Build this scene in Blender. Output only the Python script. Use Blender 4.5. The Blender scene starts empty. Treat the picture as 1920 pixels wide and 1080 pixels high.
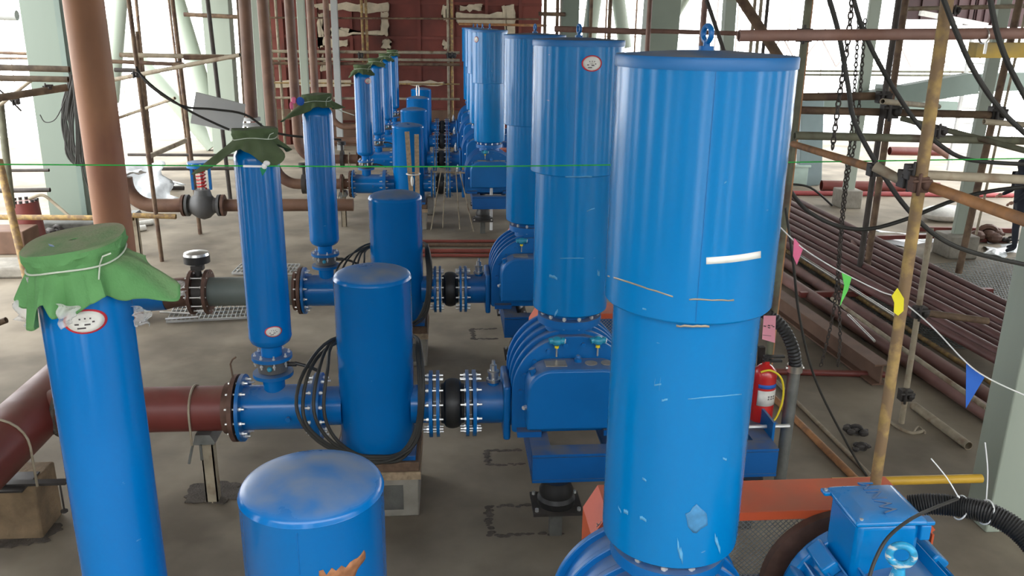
import bpy, bmesh, math, random
from mathutils import Vector, Matrix
random.seed(7)
PI = math.pi
C = bpy.context.scene.collection
SC = bpy.context.scene

# ------------------------------------------------------------------ camera
CAM_H = 4.0
FPX, PITCH, YAW, ROLL = 1576.4, .3035, .0798, .0127
_cy, _sy, _cp, _sp = math.cos(YAW), math.sin(YAW), math.cos(PITCH), math.sin(PITCH)
FW = Vector((_sy*_cp, _cy*_cp, -_sp)); _r = Vector((_cy, -_sy, 0)); _u = _r.cross(FW)
RT = _r*math.cos(ROLL) + _u*math.sin(ROLL); UP = _u*math.cos(ROLL) - _r*math.sin(ROLL)
cd = bpy.data.cameras.new('camera'); cam = bpy.data.objects.new('camera', cd); C.objects.link(cam)
cd.sensor_fit = 'HORIZONTAL'; cd.sensor_width = 36; cd.lens = 36*FPX/1920; cd.clip_start = .05; cd.clip_end = 500
M3 = Matrix((RT, UP, -FW)).transposed().to_4x4(); M3.translation = (0, 0, CAM_H); cam.matrix_world = M3
SC.camera = cam
def at(x, y, Y=None, X=None, Z=None):
    d = FW + RT*((x-960)/FPX) - UP*((y-540)/FPX)
    t = Y/d.y if Y is not None else (X/d.x if X is not None else (Z-CAM_H)/d.z)
    return Vector((0, 0, CAM_H)) + d*t

# ------------------------------------------------------------------ light
SC.view_settings.view_transform = 'Standard'; SC.view_settings.look = 'None'
SC.view_settings.exposure = 0.0; SC.view_settings.gamma = 1; SC.view_settings.use_curve_mapping = False
w = bpy.data.worlds.new('world'); SC.world = w; w.use_nodes = True
bg = w.node_tree.nodes['Background']; bg.inputs[0].default_value = (.97, .99, 1.0, 1); bg.inputs[1].default_value = 7.0

# ------------------------------------------------------------------ materials
def mat(name, col, rough=.5, metal=0, var=.12, scale=3, col2=None, t=(.45, .7), coat=0, bump=0, dust=None, dustamt=.5, trans=0, alpha=1,
        scratch=None, bscale=None, streak=False, scr=(.71, .74), spec=.5):
    m = bpy.data.materials.new(name); m.use_nodes = True
    N = m.node_tree.nodes; L = m.node_tree.links; b = N['Principled BSDF']
    def nd(tp, **k):
        n = N.new(tp)
        for a, v in k.items(): setattr(n, a, v)
        return n
    tc = nd('ShaderNodeTexCoord'); oi = nd('ShaderNodeObjectInfo')
    off = nd('ShaderNodeVectorMath', operation='MULTIPLY_ADD'); off.inputs[1].default_value = (1, 1, 1)
    sc_ = nd('ShaderNodeVectorMath', operation='SCALE'); sc_.inputs[0].default_value = (37, 19, 11)
    L.new(oi.outputs['Random'], sc_.inputs['Scale']); L.new(tc.outputs['Object'], off.inputs[0]); L.new(sc_.outputs[0], off.inputs[2])
    vec = off.outputs[0]
    def noise(s, det=4, v=None):
        n = nd('ShaderNodeTexNoise'); n.inputs['Scale'].default_value = s; n.inputs['Detail'].default_value = det
        L.new(v or vec, n.inputs['Vector']); return n.outputs['Fac']
    def ramp(f, a, c):
        r = nd('ShaderNodeMapRange'); r.inputs[1].default_value = a; r.inputs[2].default_value = c; L.new(f, r.inputs[0]); return r.outputs[0]
    def mix(f, a, c):
        x = nd('ShaderNodeMix', data_type='RGBA')
        if isinstance(f, float): x.inputs[0].default_value = f
        else: L.new(f, x.inputs[0])
        for i, q in ((6, a), (7, c)):
            if isinstance(q, tuple): x.inputs[i].default_value = (*q, 1)
            else: L.new(q, x.inputs[i])
        return x.outputs[2]
    v1 = None
    if streak:
        mp = nd('ShaderNodeMapping'); mp.inputs['Scale'].default_value = streak if isinstance(streak, tuple) else (1, 1, .12); L.new(vec, mp.inputs[0]); v1 = mp.outputs[0]
    lo = tuple(c*(1-var) for c in col); hi = tuple(min(1, c*(1+var)) for c in col)
    c = mix(ramp(noise(scale, v=v1), .3, .7), lo, hi)
    if col2: c = mix(ramp(noise(scale*.7, 6, v1), *t), c, col2)
    if scratch:
        mp = nd('ShaderNodeMapping'); mp.inputs['Scale'].default_value = (1, 1, 3); L.new(vec, mp.inputs[0])
        c = mix(ramp(noise(9, 5, mp.outputs[0]), *scr), c, scratch)
    if dust:
        g = nd('ShaderNodeNewGeometry'); sx = nd('ShaderNodeSeparateXYZ'); L.new(g.outputs['Normal'], sx.inputs[0])
        mm = nd('ShaderNodeMath', operation='MULTIPLY'); L.new(ramp(sx.outputs[2], .6, .98), mm.inputs[0]); L.new(ramp(noise(5, 5), .25, .75), mm.inputs[1])
        m2 = nd('ShaderNodeMath', operation='MULTIPLY'); L.new(mm.outputs[0], m2.inputs[0]); m2.inputs[1].default_value = dustamt
        c = mix(m2.outputs[0], c, dust)
        rr = nd('ShaderNodeMath', operation='MULTIPLY_ADD'); L.new(m2.outputs[0], rr.inputs[0]); rr.inputs[1].default_value = .5; rr.inputs[2].default_value = rough
        L.new(rr.outputs[0], b.inputs['Roughness'])
    else: b.inputs['Roughness'].default_value = rough
    L.new(c, b.inputs['Base Color']); b.inputs['Metallic'].default_value = metal
    b.inputs['Coat Weight'].default_value = coat; b.inputs['Coat Roughness'].default_value = .12
    b.inputs['Transmission Weight'].default_value = trans; b.inputs['Alpha'].default_value = alpha
    b.inputs['Specular IOR Level'].default_value = spec
    if bump:
        bp = nd('ShaderNodeBump'); bp.inputs['Strength'].default_value = bump; bp.inputs['Distance'].default_value = .02
        L.new(noise(bscale or scale*6, 5), bp.inputs['Height']); L.new(bp.outputs[0], b.inputs['Normal'])
    return m
DUST = (.30, .27, .22)
BLUE = mat('blue_paint', (.0, .19, .51), .20, var=.05, scale=1.2, dust=DUST, dustamt=.55, scratch=(.16, .34, .55), scr=(.735, .77), coat=0, bump=.02, bscale=2, spec=.42)
BLUES = mat('blue_paint_slim', (.0, .152, .47), .2, var=.05, scale=1.2, dust=(.30, .31, .30), dustamt=.8, scratch=(.16, .34, .55), scr=(.75, .78), bump=.02, bscale=2, spec=.4)
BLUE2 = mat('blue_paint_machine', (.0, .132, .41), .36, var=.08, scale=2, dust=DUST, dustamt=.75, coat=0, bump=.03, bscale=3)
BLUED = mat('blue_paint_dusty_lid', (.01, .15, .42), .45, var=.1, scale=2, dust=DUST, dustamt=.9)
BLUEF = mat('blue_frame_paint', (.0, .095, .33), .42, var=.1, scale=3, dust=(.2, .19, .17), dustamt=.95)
FLOOR = mat('concrete_floor', (.265, .226, .17), .8, var=.25, scale=1.3, col2=(.15, .125, .092), t=(.45, .7), bump=.15, bscale=9, spec=.3)
CONC = mat('concrete', (.27, .25, .21), .9, var=.2, scale=5, bump=.4, bscale=18)
CONCD = mat('dark_concrete', (.10, .10, .09), .9, var=.3, scale=6, bump=.5, bscale=20)
CEIL = mat('ceiling_slab', (.3, .29, .27), .9)
REDPIPE = mat('red_oxide_pipe', (.17, .035, .028), .45, var=.15, scale=3, col2=(.20, .11, .08), t=(.6, .8), dust=(.22, .15, .11), dustamt=.6)
REDWALL = mat('red_oxide_wall', (.17, .04, .028), .7, var=.22, scale=1.2, col2=(.10, .03, .022), t=(.5, .7))
PRIMER = mat('cream_primer', (.52, .44, .32), .85, var=.2, scale=4)
BROWNPIPE = mat('brown_primer_pipe', (.36, .17, .085), .6, var=.2, scale=1.5, col2=(.24, .09, .055), t=(.5, .75), streak=(1, 1, .5))
RISER = mat('dark_brown_pipe', (.16, .085, .052), .6, var=.2, scale=3, col2=(.09, .04, .028), t=(.5, .7))
RUST = mat('rusty_tube', (.155, .10, .06), .75, var=.3, scale=8, col2=(.09, .05, .035), t=(.5, .65))
PINKTUBE = mat('pinkish_brown_tube', (.24, .135, .105), .6, var=.15, scale=6, col2=(.19, .09, .06), t=(.5, .75))
OCHRE = mat('ochre_tube', (.38, .25, .085), .7, var=.3, scale=14, col2=(.22, .14, .07), t=(.42, .58))
ORANGERUST = mat('orange_rust_tube', (.40, .19, .075), .7, var=.25, scale=9, col2=(.24, .13, .07), t=(.48, .65))
WEATH = mat('weathered_brown_tube', (.17, .13, .09), .8, var=.25, scale=8, col2=(.10, .075, .055), t=(.5, .65))
OLIVE = mat('olive_grey_tube', (.13, .13, .085), .7, var=.25, scale=7, col2=(.09, .06, .04), t=(.55, .7))
PALETUBE = mat('pale_worn_tube', (.33, .28, .2), .7, var=.2, scale=8, col2=(.2, .13, .08), t=(.55, .7))
DARKTUBE = mat('dark_tube', (.055, .045, .038), .7, var=.3, scale=7)
PALEGREEN = mat('pale_green_steel', (.35, .40, .33), .5, var=.07, scale=1, col2=(.22, .25, .20), t=(.6, .9), streak=True)
LEFTGREEN = mat('pale_green_steel_shaded', (.175, .215, .175), .55, var=.08, scale=.8, col2=(.16, .17, .12), t=(.62, .85), streak=True)  # darker copy of the pale green steel, weaker light put into the colour
GREENDARK = mat('grey_green_steel', (.15, .20, .17), .5, var=.1, scale=2)
GREYGREEN = mat('grey_green_pipe', (.16, .19, .175), .5, var=.1, scale=3, dust=DUST, dustamt=.5)
MAUVE = mat('mauve_primer_pipe', (.22, .115, .098), .55, var=.15, scale=3, col2=(.15, .08, .065), t=(.5, .7), dust=(.30, .23, .2), dustamt=.5)
DARKRED = mat('dark_red_cladding', (.032, .010, .010), .7, var=.2)
MAROON = mat('maroon_primer_pipe', (.13, .055, .05), .55, var=.18, scale=3, dust=(.22, .16, .14), dustamt=.5)
IBEAM = mat('brown_beam', (.15, .085, .055), .8, var=.2, scale=3)
ORANGE = mat('orange_guard_paint', (.62, .105, .035), .4, var=.08, scale=3, dust=(.4, .2, .13), dustamt=.5, coat=.2)
BLACKRUB = mat('black_rubber', (.018, .018, .018), .45, var=.2, scale=6, dust=(.1, .09, .08), dustamt=.4)
CABLE = mat('cable_jacket', (.028, .027, .023), .6, var=.2, scale=8)
SILVER = mat('zinc_steel', (.62, .61, .58), .28, metal=.9, var=.1, scale=9)
BRIGHT = mat('bright_bolt', (.75, .75, .73), .3, metal=.6, var=.1)
GALV = mat('galvanised_steel', (.25, .26, .25), .38, metal=.6, var=.2, scale=8)
IRON = mat('cast_iron', (.05, .045, .042), .55, metal=.3, var=.25, scale=9, dust=(.14, .12, .1), dustamt=.5)
GREYCAST = mat('grey_cast_valve', (.09, .09, .09), .5, var=.1, scale=5, dust=(.16, .15, .14), dustamt=.5)
RUSTFL = mat('rusty_flange', (.13, .07, .05), .7, var=.3, scale=9, metal=.2)
CANVAS = mat('green_canvas', (.12, .30, .11), .85, var=.15, scale=5, dust=(.36, .34, .24), dustamt=1.2, bump=.2, bscale=90, col2=(.17, .31, .13), t=(.5, .8), spec=.2)
CANVAS2 = mat('olive_canvas', (.095, .135, .065), .9, var=.2, scale=5, dust=(.17, .19, .13), dustamt=.9, spec=.2)
STRING = mat('pale_string', (.55, .6, .5), .8)
PLASTIC = mat('clear_plastic', (.75, .75, .73), .15, alpha=.35, bump=.8, bscale=20)
PLASTIC2 = mat('milky_plastic_sheet', (.72, .76, .78), .18, var=.15, scale=6, bump=1.0, bscale=6, spec=.8)
LABELW = mat('label_white', (.72, .71, .66), .5, var=.1, scale=20)
LABELR = mat('label_red', (.65, .04, .06), .5)
INK = mat('dark_ink', (.06, .05, .05), .6)
SMUDGE = mat('worn_blue_smudge', (.06, .24, .47), .6, var=.2, scale=25)
TAPE = mat('white_tape', (.86, .87, .82), .5, var=.04)
CHALK = mat('chalk_marks', (.10, .36, .62), .8, var=.2, scale=20)
RUSTP = mat('bare_rusty_steel', (.33, .14, .06), .6, metal=.2, var=.3, scale=25)
CYAN = mat('cyan_transmitter', (.02, .30, .46), .35, var=.1, coat=.3)
YELLOW = mat('yellow_plastic', (.75, .58, .02), .5)
REDEXT = mat('red_enamel', (.55, .02, .02), .3, coat=.4, var=.05)
PINKPAPER = mat('pink_paper', (.72, .30, .37), .8, var=.05)
FPINK = mat('pink_flag_fabric', (.85, .18, .33), .7); FGREEN = mat('green_flag_fabric', (.16, .75, .13), .7)
FYEL = mat('yellow_flag_fabric', (.8, .7, .02), .7); FBLUE = mat('blue_flag_fabric', (.02, .12, .50), .7)
GREENROPE = mat('green_twine', (.02, .42, .06), .6)
WHITEP = mat('white_plastic', (.8, .8, .78), .4)
WOOD = mat('weathered_timber', (.34, .25, .16), .85, var=.25, scale=4, streak=(6, .6, 6), bump=.3)
WOODD = mat('dark_timber', (.13, .08, .05), .85, var=.25, scale=4, streak=(6, .6, 6))
BOARD = mat('grey_board', (.42, .43, .42), .8, var=.06, scale=2)
NAMEP = mat('name_plate', (.42, .36, .27), .4, metal=.4, var=.1, scale=20)
GRATE = mat('galvanised_grating', (.55, .56, .55), .4, metal=.4)
MESHW = mat('steel_mesh', (.13, .15, .14), .5, metal=.3)
DARKCLOTH = mat('dark_workwear', (.02, .023, .035), .85, var=.2, scale=6)
SKIN = mat('skin', (.42, .24, .17), .6)
YBEAM = mat('yellow_lifting_beam', (.42, .28, .045), .6, var=.25, scale=5, col2=(.2, .16, .08), t=(.5, .7))
DIRT = mat('broken_concrete_dirt', (.09, .075, .06), .95, var=.3, scale=9, bump=.7)
REDROD = mat('red_rod', (.22, .05, .035), .6, var=.2)

# ------------------------------------------------------------------ mesh helpers
ORG = {}
class MB:
    def __init__(s): s.bm = bmesh.new()
    def _frame(s, d):
        d = Vector(d).normalized(); a = Vector((0, 0, 1)) if abs(d.z) < .9 else Vector((1, 0, 0))
        u = a.cross(d).normalized(); return u, d.cross(u), d
    def ring(s, c, u, v, r, n, ph=0): return [s.bm.verts.new(c + u*(r*math.cos(ph+2*PI*i/n)) + v*(r*math.sin(ph+2*PI*i/n))) for i in range(n)]
    def bridge(s, a, b):
        n = len(a)
        for i in range(n):
            try: s.bm.faces.new((a[i], a[(i+1) % n], b[(i+1) % n], b[i]))
            except ValueError: pass
    def cap(s, r, flip=False):
        try: s.bm.faces.new(r[::-1] if flip else r)
        except ValueError: pass
    def cyl(s, a, b, r, r2=None, n=20, caps=True, hollow=0):
        a = Vector(a); b = Vector(b); u, v, d = s._frame(b-a); r2 = r if r2 is None else r2
        A = s.ring(a, u, v, r, n); B = s.ring(b, u, v, r2, n); s.bridge(A, B)
        if hollow:
            A2 = s.ring(a, u, v, r-hollow, n); B2 = s.ring(b, u, v, r2-hollow, n)
            s.bridge(B, B2); s.bridge(B2, A2); s.bridge(A2, A)
        elif caps: s.cap(A, True); s.cap(B)
        return s
    def lathe(s, prof, o=(0, 0, 0), axis=(0, 0, 1), n=32):
        o = Vector(o); u, v, d = s._frame(axis); prev = None
        for r, z in prof:
            c = o + d*z
            R = [s.bm.verts.new(c)] if r < 1e-5 else s.ring(c, u, v, r, n)
            if prev:
                if len(prev) == 1 and len(R) > 1:
                    for i in range(n): s.bm.faces.new((prev[0], R[(i+1) % n], R[i]))
                elif len(R) == 1 and len(prev) > 1:
                    for i in range(n): s.bm.faces.new((prev[i], prev[(i+1) % n], R[0]))
                elif len(R) > 1: s.bridge(prev, R)
            else:
                if len(R) > 1: s.first = R
            prev = R
        return s
    def box(s, lo, hi, R=None, piv=None):
        vs = [Vector((x, y, z)) for z in (lo[2], hi[2]) for y in (lo[1], hi[1]) for x in (lo[0], hi[0])]
        if R is not None:
            p = Vector(piv) if piv is not None else (Vector(lo)+Vector(hi))/2
            vs = [p + R @ (q-p) for q in vs]
        V = [s.bm.verts.new(q) for q in vs]
        for f in ((0, 2, 3, 1), (4, 5, 7, 6), (0, 1, 5, 4), (2, 6, 7, 3), (0, 4, 6, 2), (1, 3, 7, 5)): s.bm.faces.new([V[i] for i in f])
        return s
    def bar(s, a, b, w, h=None, up=(0, 0, 1)):
        a = Vector(a); b = Vector(b); h = h or w; d = (b-a).normalized(); up = Vector(up)
        if abs(d.dot(up)) > .98: up = Vector((0, 1, 0))
        u = d.cross(up).normalized(); v = u.cross(d)
        q = [[s.bm.verts.new(p + u*(sx*w/2) + v*(sz*h/2)) for sx, sz in ((-1, -1), (1, -1), (1, 1), (-1, 1))] for p in (a, b)]
        s.bridge(q[0], q[1]); s.cap(q[0], True); s.cap(q[1]); return s
    def tube(s, pts, r, n=8, closed=False, smooth=0):
        pts = [Vector(p) for p in pts]
        if smooth: pts = spline(pts, smooth, closed)
        m = len(pts); R = []; u = None
        for i, p in enumerate(pts):
            a = pts[i-1] if (i > 0 or closed) else pts[0]; b = pts[(i+1) % m] if (i < m-1 or closed) else pts[-1]
            d = (b-a).normalized()
            if u is None: u = s._frame(d)[0]
            u = (u - d*u.dot(d)).normalized(); v = d.cross(u)
            rr = r[i] if isinstance(r, list) else r
            R.append(s.ring(p, u, v, rr, n))
        for i in range(m-1): s.bridge(R[i], R[i+1])
        if closed: s.bridge(R[-1], R[0])
        else: s.cap(R[0], True); s.cap(R[-1])
        return s
    def torus(s, c, axis, R, r, n=24, k=8):
        u, v, d = s._frame(axis); c = Vector(c)
        return s.tube([c + u*R*math.cos(2*PI*i/n) + v*R*math.sin(2*PI*i/n) for i in range(n)], r, k, True)
    def ball(s, c, r, sc=(1, 1, 1), n=16, k=9):
        c = Vector(c); prev = None
        for j in range(k+1):
            t = PI*j/k; z = math.cos(t)*r*sc[2]; q = math.sin(t)*r
            R = [s.bm.verts.new(c+Vector((0, 0, z)))] if j in (0, k) else [s.bm.verts.new(c + Vector((q*sc[0]*math.cos(2*PI*i/n), q*sc[1]*math.sin(2*PI*i/n), z))) for i in range(n)]
            if prev:
                if len(prev) == 1:
                    for i in range(n): s.bm.faces.new((prev[0], R[i], R[(i+1) % n]))
                elif len(R) == 1:
                    for i in range(n): s.bm.faces.new((prev[(i+1) % n], prev[i], R[0]))
                else: s.bridge(R, prev)
            prev = R
        return s
    def prism(s, poly, ext):
        ext = Vector(ext); A = [s.bm.verts.new(Vector(p)) for p in poly]; B = [s.bm.verts.new(Vector(p)+ext) for p in poly]
        s.bridge(A, B); s.cap(A, True); s.cap(B); return s
    def grid(s, fn, nu, nv, closed=False):
        V = [[s.bm.verts.new(fn(i/(nu if closed else nu-1), j/(nv-1))) for i in range(nu)] for j in range(nv)]
        for j in range(nv-1):
            for i in range(nu if closed else nu-1):
                s.bm.faces.new((V[j][i], V[j][(i+1) % nu], V[j+1][(i+1) % nu], V[j+1][i]))
        return V
    def build(s, name, m, parent=None, org=None, solid=0, bevel=0):
        bm = s.bm; bmesh.ops.recalc_face_normals(bm, faces=bm.faces)
        if parent is not None: o3 = ORG.get(parent.name, Vector((0, 0, 0)))
        else: o3 = Vector(org) if org is not None else None
        if o3 is None:
            xs = [v.co for v in bm.verts]; mn = [min(c[i] for c in xs) for i in range(3)]; mx = [max(c[i] for c in xs) for i in range(3)]
            o3 = Vector(((mn[0]+mx[0])/2, (mn[1]+mx[1])/2, mn[2]))
        for v in bm.verts: v.co -= o3
        for f in bm.faces: f.smooth = True
        for e in bm.edges:
            if len(e.link_faces) == 2 and e.calc_face_angle(0) > .6: e.smooth = False
        me = bpy.data.meshes.new(name); bm.to_mesh(me); bm.free(); me.materials.append(m)
        o = bpy.data.objects.new(name, me); C.objects.link(o)
        if parent is not None: o.parent = parent
        else: o.location = o3
        ORG[o.name] = o3
        if solid: md = o.modifiers.new('solid', 'SOLIDIFY'); md.thickness = solid; md.offset = 0
        if bevel:
            md = o.modifiers.new('bevel', 'BEVEL'); md.width = bevel; md.segments = 2; md.limit_method = 'ANGLE'; md.angle_limit = .6
        return o
def spline(P, k=6, closed=False):
    out = []; n = len(P)
    for i in range(n if closed else n-1):
        if closed: a, b, c, d = P[i-1], P[i], P[(i+1) % n], P[(i+2) % n]
        else: a, b, c, d = P[max(i-1, 0)], P[i], P[i+1], P[min(i+2, n-1)]
        for j in range(k):
            t = j/k
            out.append(.5*((2*b) + (c-a)*t + (2*a-5*b+4*c-d)*t*t + (3*b-a-3*c+d)*t**3))
    if not closed: out.append(P[-1])
    return out
def tag(o, label, cat, group=None, kind=None):
    o['label'] = label; o['category'] = cat
    if group: o['group'] = group
    if kind: o['kind'] = kind
    return o
def thing(name, label, cat, loc, group=None):
    o = bpy.data.objects.new(name, None); C.objects.link(o); o.location = loc; o.empty_display_size = .1
    ORG[o.name] = Vector(loc); return tag(o, label, cat, group)
def struct(name, mb, m, **k):
    o = mb.build(name, m, **k); o['kind'] = 'structure'; return o
def copy_tree(o, parent=None):
    c = o.copy(); C.objects.link(c); c.parent = parent; ORG[c.name] = ORG.get(o.name, Vector((0, 0, 0)))
    for ch in o.children: copy_tree(ch, c)
    return c
def dup(o, off, label=None, group=None):
    c = copy_tree(o); c.location = o.location + Vector(off); ORG[c.name] = Vector(c.location)
    if label: c['label'] = label
    if group: c['group'] = group
    return c
def bolts(parent, c, axis, R, n, length, r=.014, m=None, ph=0, name='bolt'):
    """ring of separate bolts (shared mesh), children of parent"""
    mm = m or BRIGHT; mb = MB(); u, v, d = mb._frame(axis); c = Vector(c); o3 = ORG[parent.name]
    mb.cyl(-d*length/2, d*length/2, r*.55, n=8); 
    for sg in (-1, 1): mb.cyl(d*sg*length*.22, d*sg*(length*.22+r*1.1), r, n=6)
    first = mb.build(name, mm, None, org=(0, 0, 0)); first.parent = parent
    for i in range(n):
        a = ph+2*PI*i/n; o = first if i == 0 else first.copy()
        if i: C.objects.link(o)
        o.parent = parent; o.location = c + u*R*math.cos(a) + v*R*math.sin(a) - o3
def caps(parent, pts, axis, r, h, m, name='bolt'):
    mb = MB(); d = Vector(axis).normalized(); mb.cyl(-d*h*.3, d*h, r, n=6); first = mb.build(name, m, None, org=(0, 0, 0))
    for i, p in enumerate(pts):
        o = first if i == 0 else first.copy()
        if i: C.objects.link(o)
        o.parent = parent; o.location = Vector(p) - ORG[parent.name]
def disc(mb, c, axis, R, t, hole=0, n=32):
    a = Vector(axis).normalized()*(t/2); c = Vector(c); return mb.cyl(c-a, c+a, R, n=n)
def text_mesh(name, body, size, M, m, parent, ext=.003):
    cu = bpy.data.curves.new(name, 'FONT'); cu.body = body; cu.size = size; cu.extrude = ext; cu.align_x = 'CENTER'; cu.align_y = 'CENTER'
    to = bpy.data.objects.new(name+'_t', cu); C.objects.link(to)
    me = bpy.data.meshes.new_from_object(to.evaluated_get(bpy.context.evaluated_depsgraph_get()))
    bpy.data.objects.remove(to); me.transform(M); me.transform(Matrix.Translation(-ORG[parent.name]))
    me.materials.clear(); me.materials.append(m)
    o = bpy.data.objects.new(name, me); C.objects.link(o); o.parent = parent; ORG[o.name] = ORG[parent.name]; return o

# ------------------------------------------------------------------ setting
Y1, SP = 3.36, 3.28
struct('floor', MB().box((-26, -5.3, -.3), (26, 31, 0)), FLOOR)
struct('unseen_ceiling', MB().box((-8, -1.0, 5.7), (14, 31, 6.1)), CEIL)  # unseen slab, its height and front edge set to shape the daylight
# unseen wall added behind the camera; its slits shape streaks in the gloss paint
mb = MB(); mb.box((-12, -5.3, 0), (14, -5, .9)); mb.box((-12, -5.3, 5.2), (14, -5, 5.7))
xw = -12
for gap, run in ((.35, 1.6), (.5, 2.2), (.3, 1.2), (.25, 2.4), (.6, 1.9), (.3, .8), (.3, 2.6), (.5, 1.7), (.35, 2.1), (.4, 1.5), (.4, 2.0)):
    mb.box((xw, -5.3, .9), (min(14, xw+run), -5, 5.2)); xw += run+gap
struct('added_wall_front', mb, CONCD)
for nm, X0, Yend, gaps in (('added_wall_left', -8.3, 9.6, ((-2.5, .6), (1.5, .7), (5.2, .7), (7.6, .7))), ('added_wall_right', 14.0, 15.0, ((-2.0, .7), (2.0, .7), (6.0, .9), (9.2, .6), (12, .9)))):  # side walls added out of view to darken the interior between slits
    mb = MB(); mb.box((X0, -5, 0), (X0+.3, Yend, .9)); mb.box((X0, -5, 5.2), (X0+.3, Yend, 5.7)); yw = -5
    for gy, gw in gaps: mb.box((X0, yw, .9), (X0+.3, gy, 5.2)); yw = gy+gw
    mb.box((X0, yw, .9), (X0+.3, Yend, 5.2)); struct(nm, mb, CONCD)
mb = MB(); xl, xr = at(478, 200, Y=29.4).x-.2, at(1012, 200, Y=29.4).x
mb.box((xl, 29.4, 0), (xr, 29.8, 5.69))
wall = struct('wall_back', mb, REDWALL)
# wall seams (recess ribs) and cream primer patches as sub meshes of the wall
mb = MB()
for x in [xl+.1+i*1.12 for i in range(9)]: mb.box((x, 29.33, 0), (x+.10, 29.4, 5.6))
for z in (1.15, 2.55, 3.5, 4.6): mb.box((xl, 29.35, z), (xr, 29.4, z+.09))
o = mb.build('wall_rib', REDWALL, wall)
def prism_fill(poly, ext):
    """extruded outline whose faces are triangulated (jagged, possibly concave)"""
    mb = MB(); mb.prism(poly, ext); bmesh.ops.triangulate(mb.bm, faces=[f for f in mb.bm.faces if len(f.verts) > 4], ngon_method='EAR_CLIP'); return mb
def patch(pts, parent, Y, m, name='primer_patch', t=.02):
    rnd = random.Random(str(pts)); P = [at(x, y, Y=Y) for x, y in pts]; out = []
    for i, a in enumerate(P):
        b = P[(i+1) % len(P)]
        for j in range(7):
            q = a.lerp(b, j/7); out.append(q + Vector((rnd.uniform(-.05, .05), 0, rnd.uniform(-.05, .05)))*(1 if j else 0))
    return prism_fill([(q.x, Y, q.z) for q in out], (0, -t, 0)).build(name, m, parent)
for pts in ([(855, 22), (966, 26), (963, 48), (858, 44)], [(862, 10), (905, 8), (903, 20), (862, 20)], [(940, 12), (964, 8), (966, 58), (950, 100), (946, 60)],
            [(590, 8), (728, 4), (728, 22), (700, 24), (596, 18)], [(596, 24), (606, 24), (606, 90), (596, 90)], [(714, 22), (728, 22), (728, 66), (716, 66)],
            [(620, 52), (655, 54), (655, 62), (716, 58), (718, 66), (620, 68)], [(596, 70), (652, 74), (650, 88), (596, 88)], [(718, 74), (732, 74), (732, 92), (716, 92)],
            [(830, 10), (838, 10), (838, 40), (830, 36)], [(490, 153), (656, 150), (658, 161), (490, 163)], [(740, 152), (832, 153), (832, 159), (740, 160)],
            [(600, 132), (606, 100), (612, 132)], [(830, 76), (840, 76), (842, 92), (832, 92)]):
    patch(pts, wall, 29.32-.006*pts[0][0] % .05, PRIMER)
o = MB().box((at(560, 225, Y=29.1).x, 29.0, 0), (at(745, 225, Y=29.1).x, 29.35, .75)).build('skirting_beam', IBEAM, wall)
# dark wall base beam across
mb = MB().bar(at(470, 214, Y=28.9), at(860, 217, Y=28.9), .12, .34); mb.build('ledge', IBEAM, wall)

# floor patches of broken concrete under things
def dirtpatch(px, py, rx, ry, label, seed=1):
    c = at(px, py, Z=0); rnd = random.Random(seed); V = []
    for i in range(40):
        a = 2*PI*i/40; k = .85+rnd.uniform(-.15, .15); V.append((c.x+rx*k*math.cos(a), c.y+ry*k*math.sin(a), 0.001))
    o = MB().prism(V, (0, 0, .012)).build('rubble_patch', DIRT); tag(o, label, 'rubble', kind='stuff')
dirtpatch(400, 925, .30, .22, 'dark broken mortar ring on the floor around the slim grey pipe support', 2)
dirtpatch(30, 1000, .42, .22, 'dark mortar rim on the floor at the foot of the rusty concrete pedestal', 3)
def trench(px0, py0, px1, py1, label):
    a = at(px0, py0, Z=0); b = at(px1, py1, Z=0)
    mb = MB(); rnd = random.Random(px0)
    x0, x1, y0, y1 = a.x, b.x, b.y, a.y
    for (p, q) in (((x0, y0), (x1, y0)), ((x0, y1), (x1, y1)), ((x0, y0), (x0, y1))):
        for k in range(14):
            t = k/14; mb.ball((p[0]+(q[0]-p[0])*t+rnd.uniform(-.015, .015), p[1]+(q[1]-p[1])*t+rnd.uniform(-.015, .015), 0), rnd.uniform(.012, .028), (1.5, 1, .25), 7, 4)
    tag(mb.build('floor_chipping', DIRT), label, 'chipped edge', kind='stuff')
trench(915, 950, 1060, 1000, 'chipped square outline in the floor by the front machine mount')
trench(912, 845, 985, 870, 'chipped outline in the floor left of the second blower frame')
trench(885, 617, 935, 635, 'chipped outline in the floor left of the third blower frame')

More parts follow.
